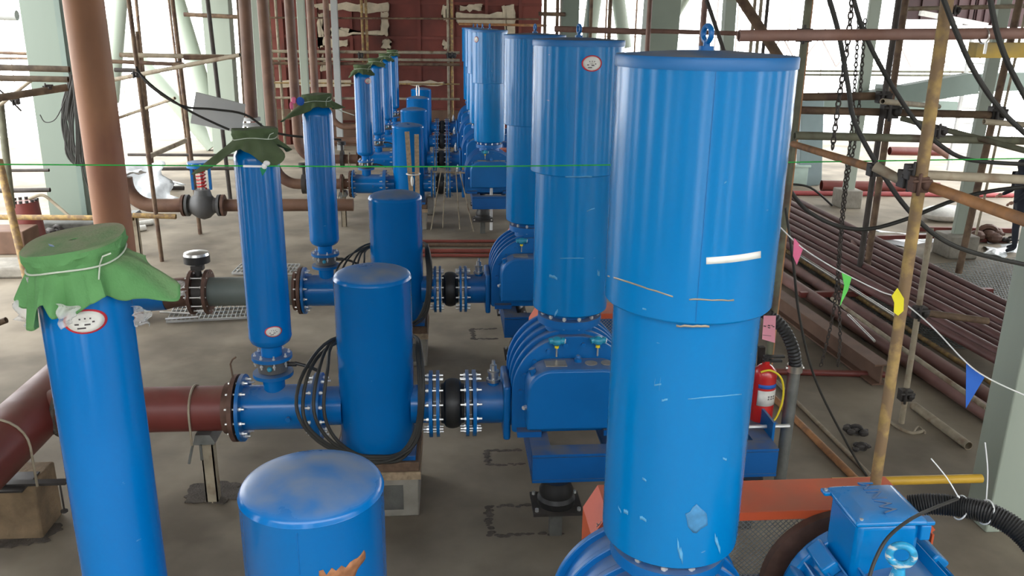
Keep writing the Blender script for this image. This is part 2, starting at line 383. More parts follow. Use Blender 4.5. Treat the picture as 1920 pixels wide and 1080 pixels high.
# ------------------------------------------------------------------ blower unit parts (built for unit 1 position Y1, then copied)
ORD = ['nearest', 'second', 'third', 'first beyond the gap', 'second beyond the gap', 'third beyond the gap', 'farthest']
OFFS = [(0, 0, 0), (0, SP, 0), (0, 2*SP, 0)] + [(-.15, 13.74 + k*SP, 0) for k in range(4)]
XS, XF, XL = 1.017, -.613, -1.466
PZ = .88
def label_oval(parent, c, R, ang, z, rw=.052, rh=.034):
    """oval label hugging a vertical cylinder: centre axis c, radius R, facing angle ang"""
    def f(k, kr, a0=0):
        def g(u, v):
            a = 2*PI*u; dx = rw*k*v*math.cos(a); dz = rh*k*v*math.sin(a); t = ang+dx/R
            return Vector((c[0]+(R+kr)*math.cos(t), c[1]+(R+kr)*math.sin(t), z+dz))
        return g
    mb = MB(); mb.grid(lambda u, v: f(1.0, .002)(u, .001+v), 28, 4, True); a = mb.build('label_border', LABELR, parent, solid=.001)
    mb = MB(); mb.grid(lambda u, v: f(.86, .0034)(u, .001+v), 28, 4, True); mb.build('label', LABELW, parent, solid=.001)
    mb = MB()
    for dx, dz, ww in ((-.012, .008, .004), (0, .009, .004), (.012, .008, .004), (-.02, -.006, .01), (.004, -.008, .014), (-.01, -.017, .02), (.018, -.002, .006)):
        dx *= rw/.052; dz *= rh/.034
        t = ang+dx/R; p = Vector((c[0]+(R+.0045)*math.cos(t), c[1]+(R+.0045)*math.sin(t), z+dz)); tg = Vector((-math.sin(t), math.cos(t), 0))
        mb.bar(p-tg*ww*.5*rw/.052, p+tg*ww*.5*rw/.052, .0015, .004*rh/.034)
    mb.build('label_writing', INK, parent)
def decal(parent, c, R, pts, m, name, t=.002):
    """strip on cylinder: pts list of (angle, z) polygon centre lines"""
    pass

def make_slim(Y):
    t = thing('vent_silencer', '', 'silencer', (XL, Y, 1.33), 'slim blue vent silencers capped with green canvas')
    c = (XL, Y)
    prof = [(.085, 1.36), (.085, 1.455), (.13, 1.462), (.158, 1.485), (.1715, 1.52), (.1725, 1.53), (.1715, 1.54), (.1715, 2.98), (.166, 3.02), (.13, 3.075), (.10, 3.10), (.10, 3.16), (0, 3.16)]
    mb = MB(); mb.lathe(prof, (XL, Y, 0), n=40); mb.build('shell', BLUES, t)
    mb = MB(); disc(mb, (XL, Y, 1.345), (0, 0, 1), .165, .03); f = mb.build('flange', BLUE2, t)
    bolts(f, (XL, Y, 1.33), (0, 0, 1), .138, 8, .12, .013, BRIGHT, ph=.3)
    return t
def make_valve(Y):
    t = thing('butterfly_valve', '', 'valve', (XL, Y, 1.22), 'butterfly valves under the slim silencers')
    mb = MB(); mb.cyl((XL, Y, 1.222), (XL, Y, 1.328), .12, n=28); mb.build('body', GREYCAST, t)
    mb = MB(); mb.cyl((XL+.10, Y-.02, 1.28), (XL+.2, Y-.03, 1.28), .02, n=12); mb.build('stem', IRON, t)
    mb = MB(); mb.tube([(XL+.19, Y-.03, 1.29), (XL+.3, Y-.05, 1.265), (XL+.4, Y-.08, 1.23)], .014, 8); mb.build('lever', BLACKRUB, t)
    mb = MB(); mb.ball((XL+.0, Y-.125, 1.275), .022); mb.build('shaft_cap', CYAN, t)
    return t
def make_tee(Y):
    t = thing('pipe_tee', '', 'pipe', (-1.44, Y, PZ-.285), 'blue pipe tees under the slim silencers')
    mb = MB(); mb.cyl((-1.73, Y, PZ), (-1.12, Y, PZ), .19, n=36); mb.cyl((XL, Y, PZ+.1), (XL, Y, 1.17), .09, n=24); mb.build('pipe', BLUES, t)
    mb = MB(); disc(mb, (XL, Y, 1.192), (0, 0, 1), .165, .03); mb.build('branch_flange', BLUE2, t)
    mb = MB(); disc(mb, (-1.735, Y, PZ), (1, 0, 0), .285, .03, n=40); f = mb.build('flange', BLUE2, t)
    bolts(f, (-1.755, Y, PZ), (1, 0, 0), .24, 12, .16, .017, BRIGHT, ph=.15)
    mb = MB(); disc(mb, (-1.118, Y, PZ), (1, 0, 0), .285, .03, n=40); mb.build('flange', BLUE2, t)
    mb = MB(); mb.cyl((-1.33, Y-.18, PZ-.02), (-1.33, Y-.22, PZ-.02), .022, n=6); mb.build('plug', BLUE2, t)
    return t
def make_fat(Y):
    t = thing('discharge_silencer', '', 'silencer', (XF, Y, .5), 'fat blue discharge silencers with domed tops')
    R = .3154
    dome = [(R, .56), (R, 2.015), (R+.003, 2.020), (R, 2.026), (R-.003, 2.036), (R-.014, 2.052), (R-.04, 2.066), (R-.10, 2.085), (R-.2, 2.104), (0, 2.115)]
    mb = MB(); mb.lathe([(0, .56)]+dome, (XF, Y, 0), n=56); mb.build('shell', BLUES, t)
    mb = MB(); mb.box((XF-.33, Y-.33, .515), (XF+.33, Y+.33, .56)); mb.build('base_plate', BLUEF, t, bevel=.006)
    for sx in (-1, 1):
        x0 = XF+sx*.29; x1 = -1.088 if sx < 0 else -.155
        mb = MB(); mb.cyl((x0, Y, PZ), (x1, Y, PZ), .165, n=32); mb.build('nozzle', BLUES, t)
        mb = MB(); disc(mb, (x1, Y, PZ), (1, 0, 0), .285, .03, n=40); f = mb.build('flange', BLUE2, t)
        bolts(f, (x1+sx*.02, Y, PZ), (1, 0, 0), .24, 12, .17, .017, BRIGHT, ph=.15)
    return t
def make_plinth(Y):
    t = thing('plinth', '', 'plinth', (XF, Y, 0), 'plinths under the fat silencers')
    mb = MB(); mb.box((XF-.35, Y-.35, 0), (XF+.35, Y+.35, .36)); mb.build('concrete_block', CONC, t, bevel=.012)
    mb = MB(); mb.box((XF-.22, Y-.356, .07), (XF+.22, Y-.345, .30)); mb.build('dark_front_panel', CONCD, t)  # flat dark panel on the front face of the block
    mb = MB(); mb.box((XF-.37, Y-.37, .36), (XF+.37, Y-.27, .43)); mb.box((XF-.37, Y+.27, .36), (XF+.37, Y+.37, .43))
    mb.box((XF-.37, Y-.27, .362), (XF-.29, Y+.27, .428)); mb.box((XF+.29, Y-.27, .362), (XF+.37, Y+.27, .428)); mb.build('timber_frame', WOOD, t)
    mb = MB(); mb.box((XF-.36, Y-.36, .43), (XF+.36, Y+.36, .515)); mb.build('timber_top', WOODD, t, bevel=.008)
    return t
def make_joint(Y):
    t = thing('rubber_expansion_joint', '', 'expansion joint', (.03, Y, PZ-.285), 'rubber expansion joints between silencer and blower')
    for x in (-.095, .155):
        mb = MB(); disc(mb, (x, Y, PZ), (1, 0, 0), .285, .026, n=40); mb.build('flange', BLUE2, t)
    mb = MB(); mb.lathe([(.0, -.10), (.17, -.10), (.175, -.075), (.2, -.06), (.213, -.03), (.217, 0), (.213, .03), (.2, .06), (.175, .075), (.17, .1), (0, .1)], (.03, Y, PZ), (1, 0, 0), 36); mb.build('rubber_bellows', BLACKRUB, t)
    return t
def make_outlet(Y):
    t = thing('blower_outlet_pipe', '', 'pipe', (.36, Y, PZ-.285), 'blue outlet pipes of the blowers')
    mb = MB(); disc(mb, (.215, Y, PZ), (1, 0, 0), .285, .03, n=40); f = mb.build('flange', BLUE2, t)
    bolts(f, (.185, Y, PZ), (1, 0, 0), .24, 12, .18, .017, BRIGHT, ph=.15)
    mb = MB(); mb.cyl((.22, Y, PZ), (.455, Y, PZ), .178, n=32); mb.cyl((.38, Y, PZ+.15), (.38, Y, PZ+.2), .05, n=16); mb.build('pipe', BLUE2, t)
    mb = MB(); mb.box((.455, Y-.245, PZ-.245), (.515, Y+.245, PZ+.245)); mb.build('square_flange', BLUE2, t, bevel=.02)
    return t
def make_relief(Y):
    t = thing('relief_valve', '', 'valve', (.38, Y, PZ+.2), 'silver relief valves on the outlet pipes')
    z = PZ+.2
    mb = MB(); mb.lathe([(0, 0), (.062, 0), (.062, .022), (.045, .024), (.043, .075), (.052, .08), (.052, .095), (.03, .1), (.028, .15), (.016, .155), (.014, .19), (0, .195)], (.38, Y, z), n=20); mb.build('body', SILVER, t)
    caps(t, [(.38+.048*math.cos(a), Y+.048*math.sin(a), z+.022) for a in (0, 1.57, 3.14, 4.71)], (0, 0, 1), .009, .014, BRIGHT)
    return t
def obround(cx, z0, z1, hw, rc, y, n=8, rb=.03):
    P = []
    for (px, pz, a0, r) in ((cx+hw-rc, z1-rc, 0, rc), (cx-hw+rc, z1-rc, PI/2, rc), (cx-hw+rb, z0+rb, PI, rb), (cx+hw-rb, z0+rb, 1.5*PI, rb)):
        for i in range(n+1):
            a = a0 + PI/2*i/n; P.append(Vector((px+r*math.cos(a), y, pz+r*math.sin(a))))
    return P
def make_blower(Y):
    t = thing('roots_blower', '', 'blower', (XS, Y, .75), 'blue rotary blowers under the tall silencers')
    cz = 1.10
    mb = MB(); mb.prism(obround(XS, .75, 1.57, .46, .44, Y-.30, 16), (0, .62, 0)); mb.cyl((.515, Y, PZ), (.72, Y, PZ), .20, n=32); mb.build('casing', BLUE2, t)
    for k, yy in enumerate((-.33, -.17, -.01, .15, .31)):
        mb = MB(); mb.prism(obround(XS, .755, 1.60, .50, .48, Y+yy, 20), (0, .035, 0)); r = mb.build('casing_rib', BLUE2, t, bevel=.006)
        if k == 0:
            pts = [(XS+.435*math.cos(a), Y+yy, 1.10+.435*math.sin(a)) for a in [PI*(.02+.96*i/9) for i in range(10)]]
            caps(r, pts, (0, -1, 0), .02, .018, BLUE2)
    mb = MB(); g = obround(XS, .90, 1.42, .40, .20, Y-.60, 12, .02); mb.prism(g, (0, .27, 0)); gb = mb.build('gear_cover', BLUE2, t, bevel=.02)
    mb = MB(); mb.box((XS-.25, Y-.52, 1.42), (XS-.08, Y-.40, 1.425)); mb.build('name_plate', NAMEP, gb)
    for x in (.12, .25):
        mb = MB(); mb.lathe([(0, 0), (.05, 0), (.05, .005), (0, .005)], (XS+x, Y-.46, 1.419), n=20); mb.build('name_plate', NAMEP, gb)
    mb = MB(); mb.cyl((XS+.02, Y-.42, 1.41), (XS+.02, Y-.42, 1.45), .03, n=12); mb.ball((XS+.02, Y-.42, 1.455), .024); mb.build('oil_plug', BLUE2, gb)
    mb = MB(); mb.cyl((XS-.34, Y-.50, 1.34), (XS-.36, Y-.50, 1.40), .028, n=8); mb.build('breather', BLUE2, gb)
    mb = MB(); mb.cyl((XS-.405, Y-.55, 1.09), (XS-.43, Y-.57, 1.09), .018, n=8); mb.build('sight_glass', BRIGHT, gb)
    mb = MB(); disc(mb, (XS, Y, 1.60), (0, 0, 1), .20, .08); disc(mb, (XS, Y, 1.648), (0, 0, 1), .265, .034, n=40); mb.build('inlet_flange', BLUE2, t)
    for s in (-1, 1):
        mb = MB(); mb.box((XS+s*.36-.1, Y-.42, .752), (XS+s*.36+.1, Y+.40, .80)); mb.build('foot', BLUEF, t)
    return t
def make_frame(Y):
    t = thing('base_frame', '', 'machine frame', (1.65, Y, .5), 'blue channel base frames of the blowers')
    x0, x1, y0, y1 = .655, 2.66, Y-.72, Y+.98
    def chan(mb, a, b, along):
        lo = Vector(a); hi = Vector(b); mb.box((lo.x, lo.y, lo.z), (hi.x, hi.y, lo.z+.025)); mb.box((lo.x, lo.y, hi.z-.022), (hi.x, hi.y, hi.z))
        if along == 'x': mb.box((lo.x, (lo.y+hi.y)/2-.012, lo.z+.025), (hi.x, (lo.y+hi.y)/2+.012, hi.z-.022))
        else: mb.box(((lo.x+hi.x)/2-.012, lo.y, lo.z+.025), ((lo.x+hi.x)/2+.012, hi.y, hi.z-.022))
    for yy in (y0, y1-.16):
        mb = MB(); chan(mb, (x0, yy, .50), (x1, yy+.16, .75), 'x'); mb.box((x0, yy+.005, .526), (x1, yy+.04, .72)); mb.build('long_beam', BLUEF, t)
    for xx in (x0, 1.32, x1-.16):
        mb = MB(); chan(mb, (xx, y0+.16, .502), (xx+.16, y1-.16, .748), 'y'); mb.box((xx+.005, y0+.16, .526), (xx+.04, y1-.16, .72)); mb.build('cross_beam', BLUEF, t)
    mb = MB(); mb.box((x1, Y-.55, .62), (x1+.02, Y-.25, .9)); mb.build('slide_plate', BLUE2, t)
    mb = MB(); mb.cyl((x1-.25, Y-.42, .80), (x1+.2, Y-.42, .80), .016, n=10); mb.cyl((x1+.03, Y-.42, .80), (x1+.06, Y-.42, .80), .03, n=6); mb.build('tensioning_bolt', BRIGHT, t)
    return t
def make_mount(x, y):
    t = thing('rubber_mount', '', 'machine mount', (x, y, 0), 'black rubber mounts under the base frames')
    mb = MB(); mb.box((x-.05, y-.05, 0), (x+.05, y+.05, .26)); mb.build('stub_post', CONCD, t)
    mb = MB(); mb.box((x-.2, y-.17, .26), (x+.2, y+.17, .285)); pl = mb.build('base_plate', IRON, t)
    caps(pl, [(x+sx*.17, y+sy*.13, .285) for sx in (-1, 1) for sy in (-1, 1)], (0, 0, 1), .016, .025, BRIGHT)
    mb = MB(); mb.lathe([(0, .285), (.15, .285), (.155, .34), (.135, .37), (.14, .41), (.12, .46), (.115, .50), (0, .50)], (x, y, 0), n=24); mb.build('rubber_body', BLACKRUB, t)
    return t
def make_sil(Y):
    y = Y-.013
    t = thing('intake_silencer', '', 'silencer', (XS, y, 1.666), 'tall two-stage blue intake silencers')
    mb = MB(); mb.lathe([(0, 1.73), (.20, 1.73), (.285, 1.745), (.307, 1.765), (.3098, 1.80), (.3098, 2.92), (0, 2.92)], (XS, y, 0), n=64); mb.build('lower_shell', BLUE, t)
    mb = MB(); mb.lathe([(.31, 2.915), (.345, 2.898), (.35, 2.905), (.35, 3.855), (0, 3.855)], (XS, y, 0), n=72); mb.build('upper_shell', BLUE, t)
    mb = MB(); mb.lathe([(.350, 3.852), (.353, 3.852), (.354, 3.856), (.354, 3.89), (.350, 3.897), (.12, 3.912), (0, 3.914)], (XS, y, 0), n=72); lid = mb.build('lid', BLUED, t)
    mb = MB(); mb.cyl((XS, y, 3.91), (XS, y, 3.93), .03, n=16); mb.cyl((XS, y, 3.925), (XS, y, 3.95), .014, n=12); ring_ax = (1, .25, 0); mb.torus((XS, y, 3.975), ring_ax, .03, .011, 20, 10); mb.build('lifting_eye', BLUE2, lid)
    mb = MB(); mb.cyl((XS, y, 1.68), (XS, y, 1.74), .19, n=32); disc(mb, (XS, y, 1.682), (0, 0, 1), .265, .03, n=40); f = mb.build('flange', BLUE2, t)
    bolts(f, (XS, y, 1.68), (0, 0, 1), .235, 12, .11, .017, BRIGHT, ph=.2)
    mb = MB(); a = -1.75; mb.bar((XS+.3505*math.cos(a), y+.3505*math.sin(a), 2.91), (XS+.3505*math.cos(a), y+.3505*math.sin(a), 3.85), .0025, .0015); mb.build('weld_seam', BLUE2, t)
    return t
def make_tx(x, yy, z):
    t = thing('pressure_transmitter', '', 'gauge', (x, yy, z), 'cyan pressure transmitters on the blowers')
    mb = MB(); mb.cyl((x, yy, z), (x, yy, z+.1), .008, n=10); mb.build('stem', SILVER, t)
    mb = MB(); mb.cyl((x, yy, z+.075), (x, yy, z+.095), .018, n=10); mb.build('collar', YELLOW, t)
    mb = MB(); mb.ball((x, yy, z+.135), .045, (1, 1, .85)); mb.cyl((x-.035, yy, z+.14), (x-.062, yy-.005, z+.135), .025, n=16); mb.cyl((x+.035, yy, z+.14), (x+.062, yy-.005, z+.135), .028, n=16); mb.build('housing', CYAN, t)
    mb = MB(); mb.cyl((x+.062, yy-.005, z+.135), (x+.07, yy-.006, z+.134), .02, n=16); mb.build('dial', WHITEP, t)
    return t
def make_guard(Y):
    y0, y1 = Y+.50, Y+.83
    t = thing('belt_guard', '', 'machine guard', (1.65, (y0+y1)/2, .5), 'orange belt guards behind the blowers')
    P = [(.76, .8), (.76, 1.36), (.84, 1.5), (2.54, 1.5), (2.66, 1.36), (2.66, .8)]
    mb = MB()
    for (a, b) in zip(P[:-1], P[1:]):
        A = Vector((a[0], 0, a[1])); B = Vector((b[0], 0, b[1])); d = (B-A).normalized(); nrm = Vector((-d.z, 0, d.x))*.006
        q = [(A.x, y0, A.z), (B.x, y0, B.z), (B.x-nrm.x, y0, B.z-nrm.z), (A.x-nrm.x, y0, A.z-nrm.z)]
        mb.prism(q, (0, y1-y0, 0))
    mb.build('cover_strip', ORANGE, t)
    mb = MB(); cen = Vector((1.65, 0, 1.1))
    for yy in (y0,):
        for (a, b) in zip(P[:-1], P[1:]): mb.bar((a[0], yy, a[1]-.02), (b[0], yy, b[1]-.02), .012, .05, up=(0, 0, 1))
        mb.bar((P[0][0], yy, .8), (P[-1][0], yy, .8), .03, .03)
    mb.build('edge_frame', ORANGE, t)
    mb = MB(); W = .03
    for k in range(-28, 70):
        for sg in (1, -1):
            # diagonal wires clipped to rectangle x .78..2.64, z .8..1.47
            x = .68+k*W; a = (x, .8) if sg > 0 else (x, 1.47); L = .67
            q = [(a[0]+s_*L, a[1]+sg*s_*L) for s_ in (0, 1)]
            (xa, za), (xb, zb) = q
            if xb < .78 or xa > 2.64: continue
            t0 = max(0, (.78-xa)/L); t1 = min(1, (2.64-xa)/L)
            mb.bar((xa+t0*L, y0+.008, za+sg*t0*L), (xa+t1*L, y0+.008, za+sg*t1*L), .004, .004)
    mb.build('mesh_panel', GALV, t)
    return t
def make_pulley(Y):
    t = thing('drive_pulley', '', 'pulley', (2.1, Y+.62, 1.0), 'rusty drive pulleys in the belt guards')
    mb = MB(); mb.cyl((2.13, Y+.44, 1.08), (2.13, Y+.49, 1.08), .43, n=48); mb.cyl((2.13, Y+.34, 1.13), (2.13, Y+.45, 1.13), .09, n=20); mb.build('wheel', RUSTFL, t)
    return t

def cover(cx, cy, zt, R, m, label, seed, skirt=.22, flare=.08, tilt=(0, 0), hem=None, corners=((-2.3, .1), (-.35, .14), (.9, .05), (2.4, .05)), hidden=False, n=96):
    """canvas cap tied round a silencer's outlet: flat top, tied waist, flaring skirt with hanging corners"""
    t = thing('canvas_cover', label, 'cover', (cx, cy, zt-.1), 'green canvas covers over the slim silencers')
    rnd = random.Random(seed); ph = [rnd.uniform(0, 6.28) for _ in range(4)]
    def hemv(a, i):
        H = hem; a = (a+PI) % (2*PI)-PI; n_ = len(H)
        for k in range(n_):
            a0 = H[k][0]; a1 = H[(k+1) % n_][0]+(2*PI if k == n_-1 else 0); x = a if a >= H[0][0] else a+2*PI
            if a0 <= x <= a1:
                t_ = (x-a0)/(a1-a0); t_ = t_*t_*(3-2*t_); return H[k][i]*(1-t_)+H[(k+1) % n_][i]*t_
    def tri(x): return 2*abs(2*((x/(2*PI)) % 1)-1)-1
    def rad(a, v):
        if hem and v >= .48:
            k = (v-.48)/.52; f = tri(15*a+.8*math.sin(3*a))*.9+tri(7*a+1.2)*.9
            return R*.9 + (hemv(a, 1)-R*.9)*k**.8 + f*(.004+.016*k)
        if v < .25: return R*(v/.25)
        if v < .35: return R*(1+.02*math.sin(3*a+ph[0]))
        if v < .48:
            k = (v-.35)/.13; return R*(1-.10*k) + .006*math.sin(11*a+ph[1])
        k = (v-.48)/.52; c = 0
        for ca, ln in corners: c += ln*max(0, math.cos((a-ca)))**10
        fold = math.sin(7*a+ph[2]+.5*math.sin(2*a))+.6*math.sin(13*a+ph[3])
        return R*.9 + k*flare*(.45+.3*fold) + k*c*.9
    def zz(a, v):
        if v < .25: return .004*math.sin(3*a+ph[3])*v*4
        if v < .48: return -.075*(v-.25)/.23 - .01*math.sin(5*a+ph[0])*(v-.25)/.23
        k = (v-.48)/.52; c = 0
        if hem: return -.085-k*(hemv(a, 2)-.085)-.012*k*tri(9*a)
        for ca, ln in corners: c += ln*max(0, math.cos((a-ca)))**10
        return -.075 - k*(skirt*(.7+.16*math.sin(4*a+ph[1])+.1*math.sin(7*a+ph[0])) + c*.55)
    def fn(u, v):
        a = 2*PI*u; v = max(v, .01); r = rad(a, v); x = r*math.cos(a); y = r*math.sin(a); z = zz(a, v)
        return Vector((cx+x, cy+y, zt+z+x*tilt[0]+y*tilt[1]))
    mb = MB(); mb.grid(fn, n, 34, True); mb.build('canvas', m, t, solid=.003)
    mb = MB(); mb.torus((0, 0, 0), (0, 0, 1), R*.965, .0038, 48, 6)
    for v in mb.bm.verts: v.co = Vector((cx+v.co.x, cy+v.co.y, zt-.072+v.co.z+v.co.x*tilt[0]+v.co.y*tilt[1]+.008*math.sin(3*math.atan2(v.co.y, v.co.x))))
    mb.tube([(cx+R*.7, cy-R*.62, zt-.07), (cx+R*.85, cy-R*.8, zt-.03), (cx+R*1.0, cy-R*.75, zt-.02)], .003, 6)
    mb.tube([(cx+R*.7, cy-R*.62, zt-.07), (cx+R*.72, cy-R*.82, zt-.12)], .003, 6)
    mb.build('tie_string', STRING, t)
    return t

protos = {}
pos_text = ['nearest the camera', 'second from the camera', 'third from the camera', 'first beyond the gap', 'second beyond the gap', 'third beyond the gap', 'last by the red wall']
def unit_set(maker, args, lab, vis=(0, 1, 2, 3, 4, 5, 6)):
    outs = {}; base = None
    for k in vis:
        L = lab + ', ' + pos_text[k]
        if base is None: base = maker(Y1+OFFS[k][1], *args) if OFFS[k][0] == 0 else maker(Y1+OFFS[k][1]); base['label'] = L; b0 = k; outs[k] = base
        else: outs[k] = dup(base, Vector(OFFS[k])-Vector(OFFS[b0]), L)
    return outs
SL = unit_set(make_slim, (), 'slim blue vent silencer standing on its valve')
FA = unit_set(make_fat, (), 'fat blue domed silencer on a plinth')
SI = unit_set(make_sil, (), 'tall two-stage blue intake silencer')
VA = unit_set(make_valve, (), 'grey butterfly valve with black lever', vis=(1, 2, 3, 4, 5, 6))
TE = unit_set(make_tee, (), 'blue flanged pipe tee', vis=(1, 2, 3, 4, 5, 6))
PL = unit_set(make_plinth, (), 'concrete and timber plinth', vis=(1, 2, 3, 4, 5, 6))
JO = unit_set(make_joint, (), 'black rubber expansion joint between blue flanges', vis=(1, 2, 3, 4, 5, 6))
OU = unit_set(make_outlet, (), 'short blue blower outlet pipe', vis=(1, 2, 3, 4, 5, 6))
RE = unit_set(make_relief, (), 'silver relief valve on an outlet pipe', vis=(1, 2, 3, 4, 5, 6))
BL = unit_set(make_blower, (), 'ribbed blue rotary blower')
FR = unit_set(make_frame, (), 'blue channel base frame', vis=(0, 1, 2, 3, 4, 5, 6))
GU = unit_set(make_guard, (), 'orange belt guard with wire mesh', vis=(0, 1, 2, 3))
PU = unit_set(make_pulley, (), 'rusty drive pulley in its guard', vis=(0, 1))
mnt = None
for k in range(7):
    for nm, x, yy in (('front left', .86, -.66), ('rear left', .86, .90), ('front right', 2.45, -.66), ('rear right', 2.45, .90)):
        if k > 3 and yy > 0: continue
        if mnt is None: mnt = make_mount(x, Y1+yy); mnt['label'] = f'black rubber mount at the {nm} corner of the frame {pos_text[k]}'; m0 = (x, yy)
        else: dup(mnt, (x-m0[0]+OFFS[k][0], yy-m0[1]+OFFS[k][1], 0), f'black rubber mount at the {nm} corner of the frame {pos_text[k]}')
tx = make_tx(.87, Y1+SP-.36, 1.44); tx['label'] = 'cyan pressure transmitter with yellow collar, left one on the second blower'
dup(tx, (.335, 0, 0), 'cyan pressure transmitter with yellow collar, right one on the second blower')
dup(tx, (0, SP, 0), 'cyan pressure transmitter on the third blower')
dup(tx, (-.1, 13.74-SP, 0), 'cyan pressure transmitter on the first blower of the far group')

# oval labels
lab = LABELW
# marks on the nearest silencer: tape, chalk 4, scratches, dents
S0 = SI[0]; c0 = (S0.location.x, S0.location.y)
def on_cyl(px, py, R, c=c0):
    """point of a vertical cylinder (axis c, radius R) seen at a pixel"""
    o = Vector((0, 0, CAM_H)); d = at(px, py, Y=1)-o
    a = d.x**2+d.y**2; b = 2*(d.x*(o.x-c[0])+d.y*(o.y-c[1])); q = (o.x-c[0])**2+(o.y-c[1])**2-R*R
    D = b*b-4*a*q; t = (-b-math.sqrt(max(D, 0)))/(2*a); return o+d*t
def skin_patch(pts, R, m, name, parent, c=c0, thick=.0015, nn=10, lift=.0012):
    cx_ = sum(p[0] for p in pts)/len(pts); cy_ = sum(p[1] for p in pts)/len(pts); mb = MB(); prev = None
    for k in (1, .75, .5, .25, .02):
        r_ = []
        for x, y in pts:
            p = on_cyl(cx_+(x-cx_)*k, cy_+(y-cy_)*k, R, c); r_.append(mb.bm.verts.new(Vector((c[0]+(p.x-c[0])*(R+lift)/R, c[1]+(p.y-c[1])*(R+lift)/R, p.z))))
        if prev: mb.bridge(prev, r_)
        prev = r_
    mb.cap(prev)
    return mb.build(name, m, parent, solid=thick)
# tape strip as a ribbon following the cylinder
def ribbon(pa, pb, hpx, R, m, name, parent, c=c0, n=12, sag=0, jag=0):
    mb = MB(); prev = None
    for i in range(n+1):
        t = i/n; x = pa[0]+(pb[0]-pa[0])*t; y = pa[1]+(pb[1]-pa[1])*t+sag*math.sin(PI*t); j = random.uniform(-jag, jag)
        q = []
        for dy in (-hpx/2+j, hpx/2+j*.5):
            p = on_cyl(x, y+dy, R, c); q.append(mb.bm.verts.new(Vector((c[0]+(p.x-c[0])*(R+.0015)/R, c[1]+(p.y-c[1])*(R+.0015)/R, p.z))))
        if prev: mb.bm.faces.new((prev[0], prev[1], q[1], q[0]))
        prev = q
    return mb.build(name, m, parent, solid=.001)
ribbon((1324, 489), (1426, 477), 13, .35, TAPE, 'tape_strip', S0, sag=2)
for a, b, h, R in (((1292, 561), (1376, 563), 3, .35), ((1140, 517), (1262, 556), 3, .35), ((1290, 748), (1390, 739), 2, .3098), ((1241, 751), (1252, 748), 4, .3098), ((1268, 611), (1330, 612), 4, .351),
                   ((1205, 578), (1212, 580), 3, .35), ((1358, 343), (1362, 340), 3, .35), ((1170, 958), (1178, 962), 7, .3098), ((1340, 1008), (1350, 1030), 14, .3098), ((1270, 1020), (1280, 1050), 20, .3098),
                   ((1200, 970), (1212, 975), 6, .3098), ((1165, 960), (1160, 950), 4, .3098), ((1205, 897), (1212, 902), 4, .3098), ((1355, 860), (1362, 862), 4, .3098)):
    ribbon(a, b, h, R, CHALK if R < .351 and a[1] != 561 and a[1] != 517 else NAMEP, 'scratch', S0, n=8, jag=h*.3)
for a, b in (((1229, 710), (1227, 722)), ((1227, 722), (1240, 720)), ((1239, 708), (1236, 731))): ribbon(a, b, 3, .3098, CHALK, 'chalk_numeral', S0, n=4)
mb = MB(); cc = on_cyl(1306, 975, .3098)
skin_patch([(1306+20*math.cos(i*PI/8)*(1+.15*math.sin(i*2.3)), 973+24*math.sin(i*PI/8)*(1+.2*math.sin(i*1.7))) for i in range(16)], .3098, SMUDGE, 'worn_patch', S0)
# scratches on 2nd silencer
for obj_, R_, px_, py_, rw_, rh_ in ((SL[0], .1725, 160, 603, .080, .050), (SL[1], .1725, 513, 622, .070, .046), (SL[3], .1725, 690, 152, .07, .055), (SI[1], .3515, 1110, 119, .078, .058), (SI[3], .3515, 893, 74, .06, .055)):
    c_ = (obj_.location.x, obj_.location.y); q = on_cyl(px_, py_, R_, c_); label_oval(obj_, c_, R_, math.atan2(q.y-c_[1], q.x-c_[0]), q.z, rw_, rh_)
S1 = SI[1]; c1 = (S1.location.x, S1.location.y)
for a, b, h in (((1030, 517), (1045, 522), 5), ((1050, 484), (1095, 484), 1.5), ((1100, 396), (1115, 390), 2), ((1060, 331), (1110, 331), 2.5), ((1040, 592), (1046, 582), 6), ((1120, 510), (1124, 512), 10)):
    ribbon(a, b, h, .35 if a[1] == 331 else .3098, CHALK, 'scratch', S1, c=c1, n=5, jag=h*.3)
# bare rusty patch on nearest fat silencer
F0 = FA[0]; cf = (F0.location.x, F0.location.y)
mb = MB(); prev = None
TOPB = [(598, 1070, 1096), (606, 1068, 1096), (612, 1078, 1096), (622, 1064, 1096), (630, 1070, 1096), (640, 1060, 1096), (648, 1064, 1096), (656, 1054, 1094), (663, 1049, 1086), (670, 1046, 1068), (676, 1040, 1059), (682, 1031, 1052), (685, 1036, 1046)]
for x_, ya, yb in TOPB:
    q = []
    for m_ in range(4):
        p = on_cyl(x_, ya+(yb-ya)*m_/3, .3154, cf); q.append(mb.bm.verts.new(Vector((cf[0]+(p.x-cf[0])*1.004, cf[1]+(p.y-cf[1])*1.004, p.z))))
    if prev:
        for m_ in range(3): mb.bm.faces.new((prev[m_], prev[m_+1], q[m_+1], q[m_]))
    prev = q
mb.build('bare_patch', RUSTP, F0, solid=.001)
mb = MB(); a0 = on_cyl(557, 1000, .3158, cf); a1 = on_cyl(562, 1078, .3158, cf); mb.tube([a0, a1, Vector((a1.x, a1.y, .7))], .002, 5); mb.build('weld_seam', BLUE2, F0)

